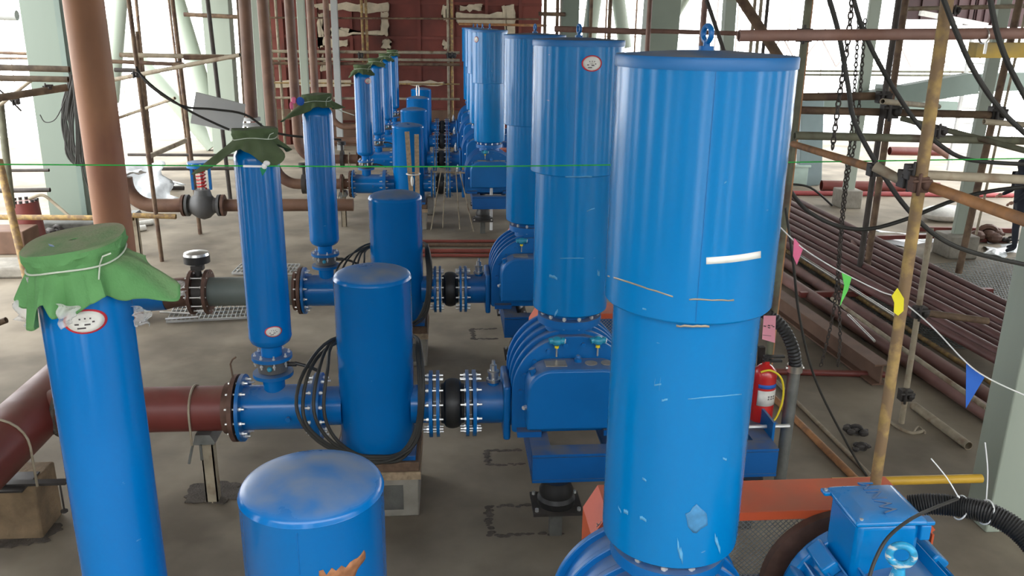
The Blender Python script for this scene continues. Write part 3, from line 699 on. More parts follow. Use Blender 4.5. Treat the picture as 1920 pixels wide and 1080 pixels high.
# canvas covers
cover(XL, Y1-.02, 3.172, .19, CANVAS, 'large bright green canvas cover tied with string over the nearest slim silencer', 5, tilt=(.12, .10), n=220, hem=[(-3.0, .21, .17), (-2.7, .21, .22), (-2.42, .215, .31), (-2.15, .20, .27), (-1.95, .205, .18), (-1.7, .20, .245), (-1.4, .195, .225), (-1.05, .20, .22), (-.75, .205, .185), (-.45, .25, .24), (-.15, .39, .28), (.05, .36, .22), (.4, .24, .14), (1.2, .21, .17), (2.2, .22, .2)])
cover(XL, Y1+SP, 3.22, .17, CANVAS2, 'dull green canvas cover with two hanging flaps on the second slim silencer', 8, skirt=.09, flare=.10, tilt=(.03, -.05), corners=((-2.6, .28), (-1.05, .2), (.6, .1)))
cover(XL, Y1+2*SP, 3.22, .17, CANVAS2, 'dark green canvas cover bunched over the third slim silencer', 11, skirt=.10, flare=.10, tilt=(.05, 0), corners=((-2.7, .26), (.3, .1)))
for k in range(3, 7): cover(XL+OFFS[k][0], Y1+OFFS[k][1], 3.22, .17, CANVAS2, 'small dark canvas cover on the slim silencer ' + pos_text[k], 20+k, skirt=.12, flare=.09, n=48, corners=((-2.6, .12), (-.6, .06), (.8, .1)))
p = at(551, 188, Y=Y1+2*SP-.2); mb = MB(); mb.ball(p, .035, (.8, .5, 1.1), 8, 6); mb.ball(p+Vector((-.03, 0, -.06)), .03, (.7, .4, 1.5), 8, 6); tag(mb.build('pink_ribbon', FPINK), 'pink ribbon knot left of the third canvas cover', 'ribbon')
p = at(563, 190, Y=Y1+2*SP-.2); mb = MB(); mb.ball(p, .045, (1, .5, 1.1), 8, 6); tag(mb.build('blue_cloth', FBLUE), 'small blue cloth tied beside the third canvas cover', 'cloth')
mb = MB(); mb.tube([at(622, 198, Y=Y1+2*SP), at(640, 208, Y=Y1+2*SP+2.5), at(664, 216, Y=Y1+OFFS[3][1]-.3)], .008, 6); tag(mb.build('rope', STRING), 'white rope from the third canvas cover to the far silencers', 'rope')
q = FA[5].location; mb = MB(); mb.tube([(q.x-.03, q.y, 2.1), (q.x-.035, q.y, 2.3), (q.x, q.y, 2.4), (q.x+.035, q.y, 2.3), (q.x+.03, q.y, 2.1)], .014, 8, smooth=4); mb.build('lifting_loop', SILVER, FA[5])
# plastic scraps hanging under the near cover
def scrap(P, label, m=PLASTIC, name='plastic_scrap', n=14, amp=.02, parent=None):
    A, B, Cc, D = [Vector(p) for p in P]; rnd = random.Random(label); f = [rnd.uniform(4, 11) for _ in range(4)]
    nrm = (B-A).cross(D-A).normalized()
    def fn(u, v):
        p = A.lerp(B, u).lerp(D.lerp(Cc, u), v); return p + nrm*amp*(math.sin(f[0]*u+f[1]*v)+math.sin(f[2]*v-f[3]*u*v)) + (B-A)*.06*math.sin(f[1]*v*2)
    mb = MB(); mb.grid(fn, n, n); o = mb.build(name, m, parent, solid=.001)
    if parent is None: tag(o, label, 'plastic')
    return o
scrap([at(50, 520, Y=3.3), at(60, 520, Y=3.25), at(60, 615, Y=3.25), at(32, 600, Y=3.3)], 'clear plastic scrap hanging left of the large green cover')
scrap([at(104, 570, Y=3.1), at(150, 575, Y=3.1), at(134, 605, Y=3.13), at(112, 618, Y=3.12)], 'grey plastic scrap lying over the label on the nearest slim silencer', amp=.006)
scrap([at(285, 520, Y=3.4), at(345, 530, Y=3.4), at(345, 560, Y=3.4), at(300, 555, Y=3.4)], 'clear plastic bag end sticking out right of the large green cover')
scrap([at(245, 575, Y=3.3), at(285, 580, Y=3.3), at(275, 615, Y=3.3), at(255, 605, Y=3.3)], 'crumpled plastic scrap under the right flap of the large green cover')

# ------------------------------------------------------------------ motor of the nearest unit
def motor():
    mx, my0, my1, mz, R = 2.13, Y1-.72, Y1+.28, 1.17, .38
    t = thing('electric_motor', 'blue finned electric motor with terminal box in front of the orange guard', 'motor', (mx, (my0+my1)/2, .75))
    mb = MB(); mb.cyl((mx, my0, mz), (mx, my1, mz), R, n=40); mb.cyl((mx, my0-.1, mz), (mx, my0, mz), R*.95, n=40); mb.build('body', BLUE, t)
    mb = MB()
    for i in range(40):
        a = 2*PI*i/40
        if abs(a-PI/2) < .33: continue
        if abs(a-1.5*PI) < .5: continue
        d = Vector((math.cos(a), 0, math.sin(a)))
        mb.bar(Vector((mx, my0+.05, mz))+d*(R+.02), Vector((mx, my1-.12, mz))+d*(R+.02), .008, .06, up=d)
    mb.build('cooling_fins', BLUE, t)
    mb = MB(); mb.cyl((mx, my1-.1, mz), (mx, my1-.02, mz), R+.04, n=40); mb.cyl((mx, my1-.02, mz), (mx, my1+.04, mz), R*.75, .12, n=32)
    mb.build('end_shield', BLUE, t, bevel=.012)
    for a in (2.3, .9, 2.75):
        d = Vector((math.cos(a), 0, math.sin(a))); p = Vector((mx, my1-.2, mz))+d*(R+.04)
        mb = MB(); mb.bar(p-Vector((0, .08, 0)), p+Vector((0, .12, 0)), .09, .07, up=d); mb.build('lug', BLUE, t, bevel=.012)
    mb = MB(); mb.box((mx-.26, my0+.15, .752), (mx+.26, my1-.15, .79)); mb.box((mx-.2, my0+.2, .79), (mx-.12, my1-.2, .90)); mb.box((mx+.12, my0+.2, .79), (mx+.2, my1-.2, .90)); mb.build('foot', BLUE, t)
    # terminal box
    x0, x1, y0, y1 = 1.885, 2.235, 3.27, 3.60
    mb = MB(); mb.box((x0+.02, y0+.015, 1.40), (x1-.02, y1-.015, 1.785)); tb = mb.build('terminal_box', BLUE, t, bevel=.03)
    def rect(k, z): return [Vector((x0+k, y0+k, z)), Vector((x1-k, y0+k, z)), Vector((x1-k, y1-k, z)), Vector((x0+k, y1-k, z))]
    mb = MB(); prev = None
    for k, z in ((0, 1.78), (0, 1.80), (.012, 1.81), (.055, 1.838)):
        r = [mb.bm.verts.new(p) for p in rect(k, z)]
        if prev: mb.bridge(prev, r)
        else: mb.cap(r, True)
        prev = r
    mb.cap(prev); lid = mb.build('terminal_lid', BLUE, t, bevel=.008)
    mb = MB(); mb.box((x0-.03, y1-.05, 1.779), (x0+.02, y1, 1.80)); mb.build('lid_ear', BLUE, lid, bevel=.006)
    mb = MB(); mb.box((x1-.01, y0, 1.779), (x1+.035, y0+.06, 1.80)); mb.build('lid_ear', BLUE, lid, bevel=.006)
    mb = MB(); mb.box((x1-.03, y0+.0, 1.70), (x1+.02, y0+.06, 1.779)); mb.build('side_boss', BLUE, tb, bevel=.006)
    Mx = Matrix.Translation(((x0+x1)/2+.01, (y0+y1)/2, 1.8385)) @ Matrix.Rotation(PI/2, 4, 'Z')
    text_mesh('raised_letters', 'WNM', .11, Mx, BLUED, lid, .0035)
    caps(t, [(x0-.012, y1-.025, 1.80), (x0+.03, y0+.02, 1.812)], (0, 0, 1), .009, .006, BRIGHT)
    mb = MB(); mb.cyl((x1-.02, y1-.1, 1.65), (x1+.05, y1-.1, 1.66), .05, n=24); mb.build('cable_gland', SILVER, t)
    e = at(1690, 1041, Y=3.12); mb = MB(); mb.torus(e, (.35, 1, 0), .051, .018, 28, 12); mb.cyl(e-Vector((0, 0, .064)), e-Vector((0, 0, .14)), .025, .04, n=16); mb.build('lifting_eye', mat('cyan_blue_eye', (.03, .32, .55), .35, var=.3, scale=30, scratch=(.6, .65, .62), scr=(.5, .55)), t)
motor()
# corrugated hose from the motor box to the right
def corrugated(pts, r, label, name='corrugated_hose', m=BLACKRUB, step=.012):
    P = spline([Vector(p) for p in pts], 24); L = [0]
    for a, b in zip(P[:-1], P[1:]): L.append(L[-1]+(b-a).length)
    out = []; rr = []; n = int(L[-1]/step*2); j = 0
    for i in range(n+1):
        s = L[-1]*i/n
        while j < len(P)-2 and L[j+1] < s: j += 1
        out.append(P[j].lerp(P[j+1], (s-L[j])/max(1e-6, L[j+1]-L[j]))); rr.append(r*(1.0 if i % 2 else .88))
    mb = MB(); mb.tube(out, rr, 16); o = mb.build(name, m)
    if label: tag(o, label, 'hose')
    return o
corrugated([at(1704, 948, Y=3.50), at(1745, 945, Y=3.46), at(1800, 950, Y=3.40), at(1860, 965, Y=3.3), at(1915, 1000, Y=3.2), at(1960, 1060, Y=3.1), at(2000, 1150, Y=3.05)], .054, 'black corrugated hose arching from the motor terminal box')
mb = MB(); mb.tube([at(1625, 1100, Y=2.85), at(1640, 1052, Y=2.9), at(1665, 1008, Y=2.95), at(1705, 975, Y=3.05), at(1745, 955, Y=3.2), at(1796, 935, Y=3.28)], .008, 8, smooth=6); tag(mb.build('grey_cable', CABLE), 'thin grey cable looping across the motor terminal box', 'cable')
for (p, q, a, b, lb) in (((1800, 968), (1798, 935), (1797, 932), (1746, 860), 'white zip tie with a leaning tail, left one on the black hose'), ((1848, 978), (1849, 942), (1849, 940), (1847, 830), 'white zip tie with upright tail, right one on the black hose')):
    cc = at((p[0]), (p[1]+q[1])/2, Y=3.40 if p[0] < 1820 else 3.32); mb = MB()
    mb.torus(cc, (1, -.1, -.3), .058, .004, 28, 6); mb.tube([at(*a, Y=3.37), at((a[0]+b[0])/2+4, (a[1]+b[1])/2, Y=3.36), at(*b, Y=3.35)], .003, 6, smooth=4); mb.ball(at(*a, Y=3.37), .007)
    tag(mb.build('zip_tie', WHITEP), lb, 'cable tie')

# ------------------------------------------------------------------ cable coils around fat silencers
def coil(Y, dy, label, r, loops, seed):
    rnd = random.Random(seed); mb = MB()
    for i in range(loops):
        k = i*.028+rnd.uniform(-.008, .008); j = rnd.uniform(-.03, .03)
        P = [(XF, Y+.36+k*.3, 1.40), (-.98-k*.4, Y+.26, 1.36+j), (-1.00-k*2.4, Y-.18, 1.28-k*.2), (-1.02-k*2.6, Y-.36-k*.3, 1.0+j), (-.94-k*1.6, Y-.39-k*.2, .78-k*.3), (-.78, Y-.37-k*.3, .62-k*.3),
             (XF, Y-.40-k*.3, .60-k*.6), (-.40, Y-.39-k*.3, .62-k*.3+j), (-.27+k*.2, Y-.32-k*.2, .82-k), (-.24+k*.4, Y-.28-k*.2, 1.12), (-.26+k*.4, Y-.05, 1.36+j), (-.30, Y+.22, 1.42)]
        mb.tube([Vector(p) for p in P], r, 8, True, smooth=5)
    tag(mb.build('cable_coil', CABLE), label, 'cable')
coil(Y1+SP, 0, 'coiled dark cables hung round the second fat silencer', .015, 4, 3)
coil(Y1+2*SP, 0, 'coiled dark cables hung round the third fat silencer', .012, 5, 4)

# ------------------------------------------------------------------ unit 2 red header, supports
Yu = Y1+SP
t = thing('red_pipe', 'dark red pipe branch with welded tee joining the second blue tee', 'pipe', (-2.4, Yu, PZ-.25))
mb = MB(); mb.cyl((-3.30, Yu, PZ), (-1.80, Yu, PZ), .19, n=36); mb.build('branch_pipe', REDPIPE, t)
mb = MB(); mb.cyl((-3.43, 4.2, PZ), (-3.43, 7.5, PZ), .23, n=36); mb.build('header_pipe', REDPIPE, t)
mb = MB(); mb.torus((-3.21, Yu, PZ), (1, 0, 0), .193, .022, 36, 8); mb.build('weld_seam', DIRT, t)
mb = MB(); disc(mb, (-1.79, Yu, PZ), (1, 0, 0), .285, .035, n=40); disc(mb, (-1.84, Yu, PZ), (1, 0, 0), .215, .07, n=36); mb.build('flange', RUSTFL, t)
mb = MB(); mb.tube([(-1.80, Yu, PZ+.27), (-1.81, Yu, PZ+.40), (-1.79, Yu, PZ+.44), (-1.76, Yu, PZ+.46)], .008, 6); mb.build('bent_rod', RUST, t)
def ubolt(x, y, r, axis, zb, label, m=GALV, kr=.010):
    mb = MB(); P = []
    for i in range(13):
        a = PI*i/12; q = r*math.cos(a); P.append((x, y+q, PZ+r*math.sin(a)) if axis == 'x' else (x+q, y, PZ+r*math.sin(a)))
    P = [(P[0][0], P[0][1], zb)] + P + [(P[-1][0], P[-1][1], zb)]
    mb.tube(P, kr, 8); tag(mb.build('pipe_strap', m), label, 'strap')
def support(x, y, label, zt=PZ-.19, w=.10):
    t = thing('pipe_support', label, 'pipe support', (x, y, 0))
    mb = MB(); mb.box((x-w/2, y-w/2, 0), (x+w/2, y-w/2+.012, zt-.09)); mb.box((x-w/2, y-w/2, 0), (x-w/2+.012, y+w/2, zt-.09)); mb.box((x+w/2-.012, y-w/2, 0), (x+w/2, y+w/2, zt-.09)); mb.build('post', PALETUBE, t)
    mb = MB(); mb.box((x-.09, y-.12, zt-.09), (x+.09, y+.12, zt-.07)); mb.prism([(x-.08, y-.13, zt-.07), (x+.1, y-.13, zt-.07), (x+.06, y-.13, zt+.005), (x-.06, y-.13, zt+.005)], (0, .26, 0)); mb.build('saddle', GALV, t)
    mb = MB(); mb.cyl((x-.09, y-.12, zt-.09), (x-.13, y-.14, zt-.25), .012, n=6); mb.cyl((x-.02, y-.14, zt-.08), (x-.02, y-.14, zt-.22), .012, n=6); mb.build('hanging_bolt', GALV, t)
support(-2.06, Yu, 'slim grey channel pipe support under the dark red pipe')
ubolt(-2.13, Yu, .20, 'x', PZ-.24, 'rusty wire strap over the dark red branch pipe', PALETUBE)
ubolt(-3.43, 6.02, .24, 'y', PZ-.34, 'rusty strap over the red header pipe above the pedestal', PALETUBE)
t = thing('concrete_pedestal', 'rusty stained concrete pedestal under the red header pipe', 'pedestal', (-3.5, 6.35, 0))
mb = MB(); mb.box((-3.73, 6.12, 0), (-3.27, 6.5, .50)); mb.build('block', mat('rusty_concrete', (.24, .17, .10), .9, var=.3, scale=5, bump=.5), t, bevel=.02)
mb = MB(); mb.box((-3.5, 6.06, .52), (-3.0, 6.13, .54)); mb.box((-3.6, 6.0, .50), (-3.3, 6.3, .515)); mb.build('steel_bracket', IRON, t)
mb = MB(); mb.cyl((-3.05, 6.08, .30), (-3.05, 6.08, .52), .007, n=6); mb.ball((-3.05, 6.08, .28), .03, (1, 1, .6), 8, 5); mb.build('hanging_rod', IRON, t)

# ------------------------------------------------------------------ unit 3 pipe with gate valve
Y3 = Y1+2*SP
t = thing('pipe_elbow_line', 'grey green pipe with rusty flanges left of the third blue tee', 'pipe', (-2.3, Y3, PZ-.25))
mb = MB(); mb.cyl((-2.86, Y3, PZ), (-1.87, Y3, PZ), .175, n=32); mb.build('pipe', GREYGREEN, t)
for x, R in ((-1.78, .285), (-1.84, .24), (-2.88, .27)):
    mb = MB(); disc(mb, (x, Y3, PZ), (1, 0, 0), R, .04, n=36); mb.build('flange', RUSTFL, t)
t = thing('gate_valve', 'dark wafer valve with black round actuator cap on the third pipe line', 'valve', (-2.98, Y3, PZ-.27))
mb = MB(); mb.cyl((-3.03, Y3, PZ), (-2.92, Y3, PZ), .21, n=32); f = mb.build('body', IRON, t)
mb = MB(); disc(mb, (-3.06, Y3, PZ), (1, 0, 0), .27, .04, n=36); f2 = mb.build('flange', RUSTFL, t)
bolts(f2, (-2.98, Y3, PZ), (1, 0, 0), .235, 12, .26, .015, BRIGHT)
mb = MB(); mb.cyl((-2.98, Y3, PZ+.2), (-2.98, Y3, PZ+.36), .045, .03, n=16); mb.box((-3.05, Y3-.05, PZ+.28), (-2.91, Y3+.05, PZ+.33)); mb.build('neck', IRON, t)
mb = MB(); mb.cyl((-2.98, Y3, PZ+.37), (-2.98, Y3, PZ+.46), .15, n=28); c_ = mb.build('actuator', BLACKRUB, t)
mb = MB(); mb.lathe([(0, .46), (.15, .46), (.14, .49), (.06, .51), (0, .51)], (-2.98, Y3, PZ), n=28); mb.build('actuator_cap', SILVER, c_)
t = thing('dark_elbow', 'dark rusty bend with blue end at the left of the third pipe line', 'pipe', (-3.3, Y3, PZ-.2))
P = [(-3.08, Y3, PZ), (-3.2, Y3, PZ), (-3.3, Y3-.015, PZ-.01), (-3.4, Y3-.03, PZ-.03)]
mb = MB(); mb.tube([Vector(p) for p in P], .175, 24, smooth=4); mb.build('bend', RUSTFL, t)
mb = MB(); mb.cyl((-3.38, Y3-.03, PZ-.03), (-4.3, Y3-.1, PZ-.05), .178, n=24); mb.build('blue_spool', BLUE2, t)
def grating(c, w, d, rot, label, z=.02):
    mb = MB(); n = int(w/.06)
    for i in range(n+1): x = -w/2+w*i/n; mb.box((x-.004, -d/2, 0), (x+.004, d/2, .03))
    m_ = int(d/.14)
    for i in range(m_+1): y = -d/2+d*i/m_; mb.box((-w/2, y-.005, .002), (w/2, y+.005, .028))
    for y in (-d/2, d/2): mb.box((-w/2, y-.008, 0), (w/2, y+.008, .032))
    o = mb.build('floor_grating', GRATE, org=(0, 0, 0)); o.location = (c[0], c[1], z); o.rotation_euler.z = rot; tag(o, label, 'grating')
grating(at(400, 590, Z=0), 1.15, .62, .12, 'loose galvanised grating lying under the third grey pipe')
grating(at(500, 508, Z=0), 1.0, .55, -.05, 'loose galvanised grating behind the third grey pipe')
# loose rods on the grating
for i, (a, b) in enumerate((((300, 585), (368, 588)), ((310, 598), (372, 594)))):
    mb = MB(); mb.cyl(at(*a, Z=.07), at(*b, Z=.07), .016, n=8); tag(mb.build('steel_rod', SILVER), ('short bright rod lying on the grating, upper one', 'short bright rod lying on the grating, lower one')[i], 'rod')

# ------------------------------------------------------------------ far group pipes and risers
def pipe_run(pts, r, m, name, label, cat='pipe', n=20, smooth=0):
    mb = MB(); mb.tube([Vector(p) for p in pts], r, n, smooth=smooth); return tag(mb.build(name, m), label, cat)
def elbow_riser(px0, py0, pxm, pym, Yr, xr_end, r, label, m=RISER):
    a = at(px0, py0, Y=Yr); b = at(pxm, pym, Y=Yr); x = (a.x+b.x)/2; zt = 5.69; R = .45; P = [(x, Yr, zt), (x, Yr, PZ+R)]
    for i in range(1, 9): th = PI/2*i/8; P.append((x+R-R*math.cos(th), Yr, PZ+R-R*math.sin(th)))
    P.append((xr_end, Yr, PZ)); t = thing('riser_pipe', label, 'pipe', (x, Yr, PZ-r))
    mb = MB(); mb.tube(P, r, 24); mb.build('pipe', m, t)
    for xx in (xr_end, ):
        mb = MB(); disc(mb, (xx-.02, Yr, PZ), (1, 0, 0), .27, .04, n=28); disc(mb, (xx-.2, Yr, PZ), (1, 0, 0), .2, .04, n=28); mb.build('flange', RUSTFL, t)
XE = -1.92
elbow_riser(492, 0, 506, 200, Y1+OFFS[3][1], XE, .105, 'dark brown riser pipe bending into the first far blue tee')
elbow_riser(544, 0, 552, 200, Y1+OFFS[4][1], XE, .11, 'brown riser pipe bending into the second far blue tee')
elbow_riser(582, 0, 590, 180, Y1+OFFS[5][1], XE, .105, 'reddish riser pipe bending into the third far blue tee')
elbow_riser(612, 0, 618, 180, Y1+OFFS[6][1], XE, .09, 'narrow brown riser pipe nearest the red wall')
a = at(461, 0, Y=15.5); b = at(472, 220, Y=15.5); t = thing('brown_downpipe', 'dark brown downpipe ending in a pale flange behind the second green cover', 'pipe', (a.x, 15.5, b.z-.1))
mb = MB(); mb.cyl((b.x, 15.5, b.z), (a.x, 15.5, 5.69), .105, n=20); mb.build('pipe', RISER, t)
mb = MB(); disc(mb, (b.x, 15.5, b.z-.03), (0, 0, 1), .15, .06, n=24); disc(mb, (b.x, 15.5, b.z-.13), (0, 0, 1), .17, .04, n=24); mb.build('flange', BOARD, t)
mb = MB(); mb.cyl((b.x, 15.5, 0), (b.x, 15.5, b.z-.15), .08, n=16); mb.build('lower_post', GALV, t)
# valves on far lines
def small_valve(x, Yr, label):
    t = thing('line_valve', label, 'valve', (x, Yr, PZ-.2))
    mb = MB(); mb.cyl((x-.04, Yr, PZ), (x+.04, Yr, PZ), .2, n=24); mb.build('body', IRON, t)
    mb = MB(); mb.cyl((x, Yr, PZ+.18), (x, Yr, PZ+.34), .03, n=10); mb.build('neck', IRON, t)
    mb = MB(); mb.cyl((x, Yr, PZ+.34), (x, Yr, PZ+.42), .1, n=20); mb.build('actuator', BLACKRUB, t)
small_valve(at(570, 330, Y=Y1+OFFS[3][1]).x, Y1+OFFS[3][1], 'dark valve with black cap on the first far pipe line')
small_valve(at(640, 260, Y=Y1+OFFS[4][1]).x, Y1+OFFS[4][1], 'dark valve with black cap on the second far pipe line')
support(at(645, 400, Y=Y1+OFFS[3][1]).x, Y1+OFFS[3][1], 'pale pipe support under the first far pipe line', zt=PZ-.15)
ubolt(at(645, 400, Y=Y1+OFFS[3][1]).x+.02, Y1+OFFS[3][1], .16, 'x', PZ-.2, 'wire strap over the first far pipe line', PALETUBE)
ubolt(at(655, 300, Y=Y1+OFFS[4][1]).x, Y1+OFFS[4][1], .16, 'x', PZ-.2, 'wire strap over the second far pipe line', PALETUBE)

# ------------------------------------------------------------------ control valve line behind (Y ~ 14.6)
Yv = 14.9
zv = at(395, 385, Y=Yv).z; xv = at(382, 385, Y=Yv).x
t = thing('control_valve', 'grey control valve with blue yoke and red spring on the brown pipe', 'valve', (xv, Yv, zv-.25))
mb = MB(); mb.lathe([(0, -.26), (.13, -.26), (.14, -.22), (.22, -.1), (.25, 0), (.22, .1), (.14, .18), (.13, .26), (0, .26)], (xv, Yv, zv), (1, 0, 0), 28); mb.cyl((xv, Yv, zv+.1), (xv, Yv, zv+.28), .17, .13, n=24); mb.build('body', GREYCAST, t)
for s in (-1, 1):
    for q in (.27, .34):
        mb = MB(); disc(mb, (xv+s*q, Yv, zv), (1, 0, 0), .19, .045, n=28); mb.build('flange', GREYCAST if q < .3 else RUSTFL, t)
z0 = zv+.28
for s in (-1, 1):
    mb = MB(); mb.bar((xv+s*.15, Yv, z0), (xv+s*.15, Yv, z0+.42), .04, .05); mb.build('yoke_arm', BLUE2, t)
mb = MB(); disc(mb, (xv, Yv, z0+.42), (0, 0, 1), .22, .05, n=24); disc(mb, (xv, Yv, z0+.47), (0, 0, 1), .20, .04, n=24); y_ = mb.build('actuator_disc', BLUE2, t)
caps(y_, [(xv+.2*math.cos(a), Yv+.2*math.sin(a), z0+.44) for a in [i*PI/5 for i in range(10)]], (0, 0, 1), .02, .03, BRIGHT)
mb = MB(); P = [Vector((xv+.07*math.cos(i*.7), Yv+.07*math.sin(i*.7), z0+.02+i*.0068)) for i in range(48)]; mb.tube(P, .016, 6); mb.build('spring', REDEXT, t)
mb = MB(); mb.cyl((xv, Yv, z0), (xv, Yv, z0+.4), .03, n=12); mb.build('spindle', SILVER, t)
P = [(xv+.36, Yv, zv), (xv+2.6, Yv, zv)]; pipe_run(P, .11, RISER, 'brown_pipe', 'brown pipe running right from the grey control valve')
x0 = xv-.36; P = [(x0, Yv, zv)]+[(x0-.5-.42*math.sin(PI/2*i/8), Yv, zv+.42-.42*math.cos(PI/2*i/8)) for i in range(9)]+[(x0-.92, Yv, zv+.5)]
t = thing('upturned_pipe', 'brown pipe left of the control valve turning upward', 'pipe', (x0-.5, Yv, zv-.1)); mb = MB(); mb.tube(P, .12, 20); mb.build('pipe', RISER, t)
e = Vector((x0-.92, Yv, zv+.5))
scrap([e+Vector((-.35, -.15, .02)), e+Vector((.3, -.15, .1)), e+Vector((.3, .15, .08)), e+Vector((-.3, .15, .06))], 'blue and clear plastic wrap over the open end of the upturned pipe', PLASTIC2, amp=.03)
support(at(313, 440, Z=0).x, Yv+.0, 'pale post under the upturned brown pipe', zt=zv-.11)
scrap([at(165, 330, Y=16.2), at(300, 300, Y=16.6), at(330, 370, Y=16), at(240, 385, Y=15.9)], 'grey plastic sheet draped beside the upturned pipe', PLASTIC2, amp=.06)
scrap([at(205, 330, Z=.05), at(330, 352, Z=.05), at(340, 345, Z=.4), at(245, 300, Z=.6)], 'pale tarpaulin heap behind the tall brown pipe', PLASTIC2, amp=.08)

# ------------------------------------------------------------------ tall brown pipe, columns (left)
a = at(159, 0, Y=11.5); b = at(221, 460, Y=11.5)
mb = MB(); mb.cyl((b.x-.02, 11.5, 0), (a.x-.02, 11.5, 5.69), .24, n=40); tag(mb.build('tall_brown_pipe', BROWNPIPE), 'wide orange-brown vertical pipe at left, rising out of frame', 'pipe')
def box_column(px0, py0, px1, py1, Y, w, d, label, m=PALEGREEN, zt=5.69, block=None, zb=0):
    a = at(px0, py0, Y=Y); b = at(px1, py1, Y=Y); t = thing('steel_column', label, 'column', (b.x, Y, 0))
    k = (a.x-b.x)/(a.z-b.z); X = lambda z: b.x+k*(z-b.z)
    mb = MB(); mb.bar((X(zb), Y+d/2, zb), (X(zt), Y+d/2, zt), w, d, up=(0, 1, 0)); mb.build('shaft', m, t, bevel=.01)
    if block: mb = MB(); mb.box((X(0)-block[0]/2, Y+d/2-block[0]/2, 0), (X(0)+block[0]/2, Y+d/2+block[0]/2, block[1])); mb.build('base_block', CONC, t, bevel=.02)
    return t, X
t, X = box_column(72, 0, 128, 400, 17.7, .74, .7, 'broad pale green steel column behind the tall brown pipe', m=LEFTGREEN)
mb = MB(); Yc = 17.6
mb.bar((X(0)+.43, Yc, 0), (X(5.69)+.43, Yc, 5.69), .10, .3, up=(0, 1, 0)); mb.build('edge_channel', GREENDARK, t)
mb = MB(); mb.bar((X(0)+.62, Yc-.1, 0), (X(5.69)+.62, Yc-.1, 5.69), .09, .09, up=(0, 1, 0)); tag(mb.build('green_post', GREENDARK), 'thin grey green post between the broad column and the tall brown pipe', 'post')
cl = at(1808, 962, Z=0)-Vector((0, .3, 0)); t = thing('steel_column', 'large pale green column at the right edge of the picture', 'column', (cl.x+.27, cl.y+.25, 0))
mb = MB(); mb.box((cl.x, cl.y, 0), (cl.x+.54, cl.y+.3, 5.69)); mb.build('shaft', PALEGREEN, t, bevel=.012)
mb = MB(); mb.box((cl.x+.56, cl.y-.1, 0), (cl.x+.66, cl.y, 2.2)); mb.build('side_angle', PALEGREEN, t)
box_column(1888, 0, 1793, 470, 14.4, .22, .1, 'pale column on a concrete block, nearer one at right', block=(.55, .42))
box_column(1644, 0, 1589, 380, 18.8, .26, .1, 'pale column on a concrete block, farther one at right', block=(.5, .42))
box_column(1247, 0, 1240, 90, 24, .92, .6, 'broad pale green column above the nearest tall silencer', m=mat('sage_steel', (.20, .235, .19), .6, var=.08, scale=1))
box_column(1071, 0, 1069, 70, 26, .5, .4, 'sage green column behind the second tall silencer', m=bpy.data.materials['sage_steel'])
box_column(1372, 0, 1366, 90, 20, .26, .26, 'slender pale column above the nearest tall silencer lid')
box_column(402, 0, 416, 180, 26, .75, .5, 'pale far column left of the dark brown downpipe')
box_column(477, 0, 489, 200, 22, .17, .17, 'thin pale green post between two brown pipes')
box_column(562, 0, 573, 190, 24, .2, .2, 'pale green strip post between the brown risers')
box_column(625, 0, 634, 190, 28, .2, .2, 'pale concrete post right of the brown risers', m=BOARD)
box_column(1524, 190, 1520, 345, 21.5, .6, .25, 'blue grey steel cabinet column far right of the silencers', m=mat('blue_grey_steel', (.20, .27, .28), .5, var=.06), zt=at(1524, 188, Y=21.5).z)
def braced(pa, pb, Ya, Yb, r, label, m=PALEGREEN, name='round_brace', cat='brace', n=16):
    mb = MB(); mb.cyl(at(*pa, Y=Ya), at(*pb, Y=Yb), r, n=n); return tag(mb.build(name, m), label, cat)
braced((228, -60), (208, 190), 24, 24, .21, 'pale round brace leaning down behind the tall brown pipe')
braced((312, -60), (410, 262), 27, 27, .25, 'pale round brace crossing toward the grey board')
braced((200, 40), (400, 275), 28, 28, .24, 'pale round brace sloping down right across the left opening')
braced((1118, -30), (1102, 90), 28, 28, .24, 'pale round brace behind the second tall silencer lid')
braced((1155, -30), (1172, 90), 28, 28, .22, 'pale round brace leaning right above the second silencer')
braced((1310, -40), (1240, 75), 29, 29, .12, 'thin pale brace right of the broad pale green column')
braced((1378, -20), (1462, 110), 12, 12, .07, 'brown diagonal brace above the nearest silencer lid', m=RUST)

# grey board tied on the left scaffold, cables in front of it
P = [at(367, 173, Y=12.5), at(459, 196, Y=12.4), at(452, 250, Y=12.4), at(357, 231, Y=12.5)]
mb = MB(); mb.prism(P, (0, .05, 0)); tag(mb.build('grey_board', BOARD), 'tilted grey board hanging left of the dark brown downpipe', 'board')
pipe_run([at(255, 125, Y=12.2), at(280, 160, Y=12.2), at(340, 198, Y=12.2), at(400, 205, Y=12.2), at(460, 215, Y=12.2), at(520, 250, Y=12.2), at(640, 262, Y=12.2)], .016, CABLE, 'hanging_cable', 'dark cable sagging in front of the grey board, upper one', 'cable', 8, 5)
pipe_run([at(255, 130, Y=12.1), at(290, 165, Y=12.1), at(350, 205, Y=12.1), at(400, 230, Y=12.1), at(430, 243, Y=12.1)], .016, CABLE, 'hanging_cable', 'dark cable sagging in front of the grey board, lower one', 'cable', 8, 5)

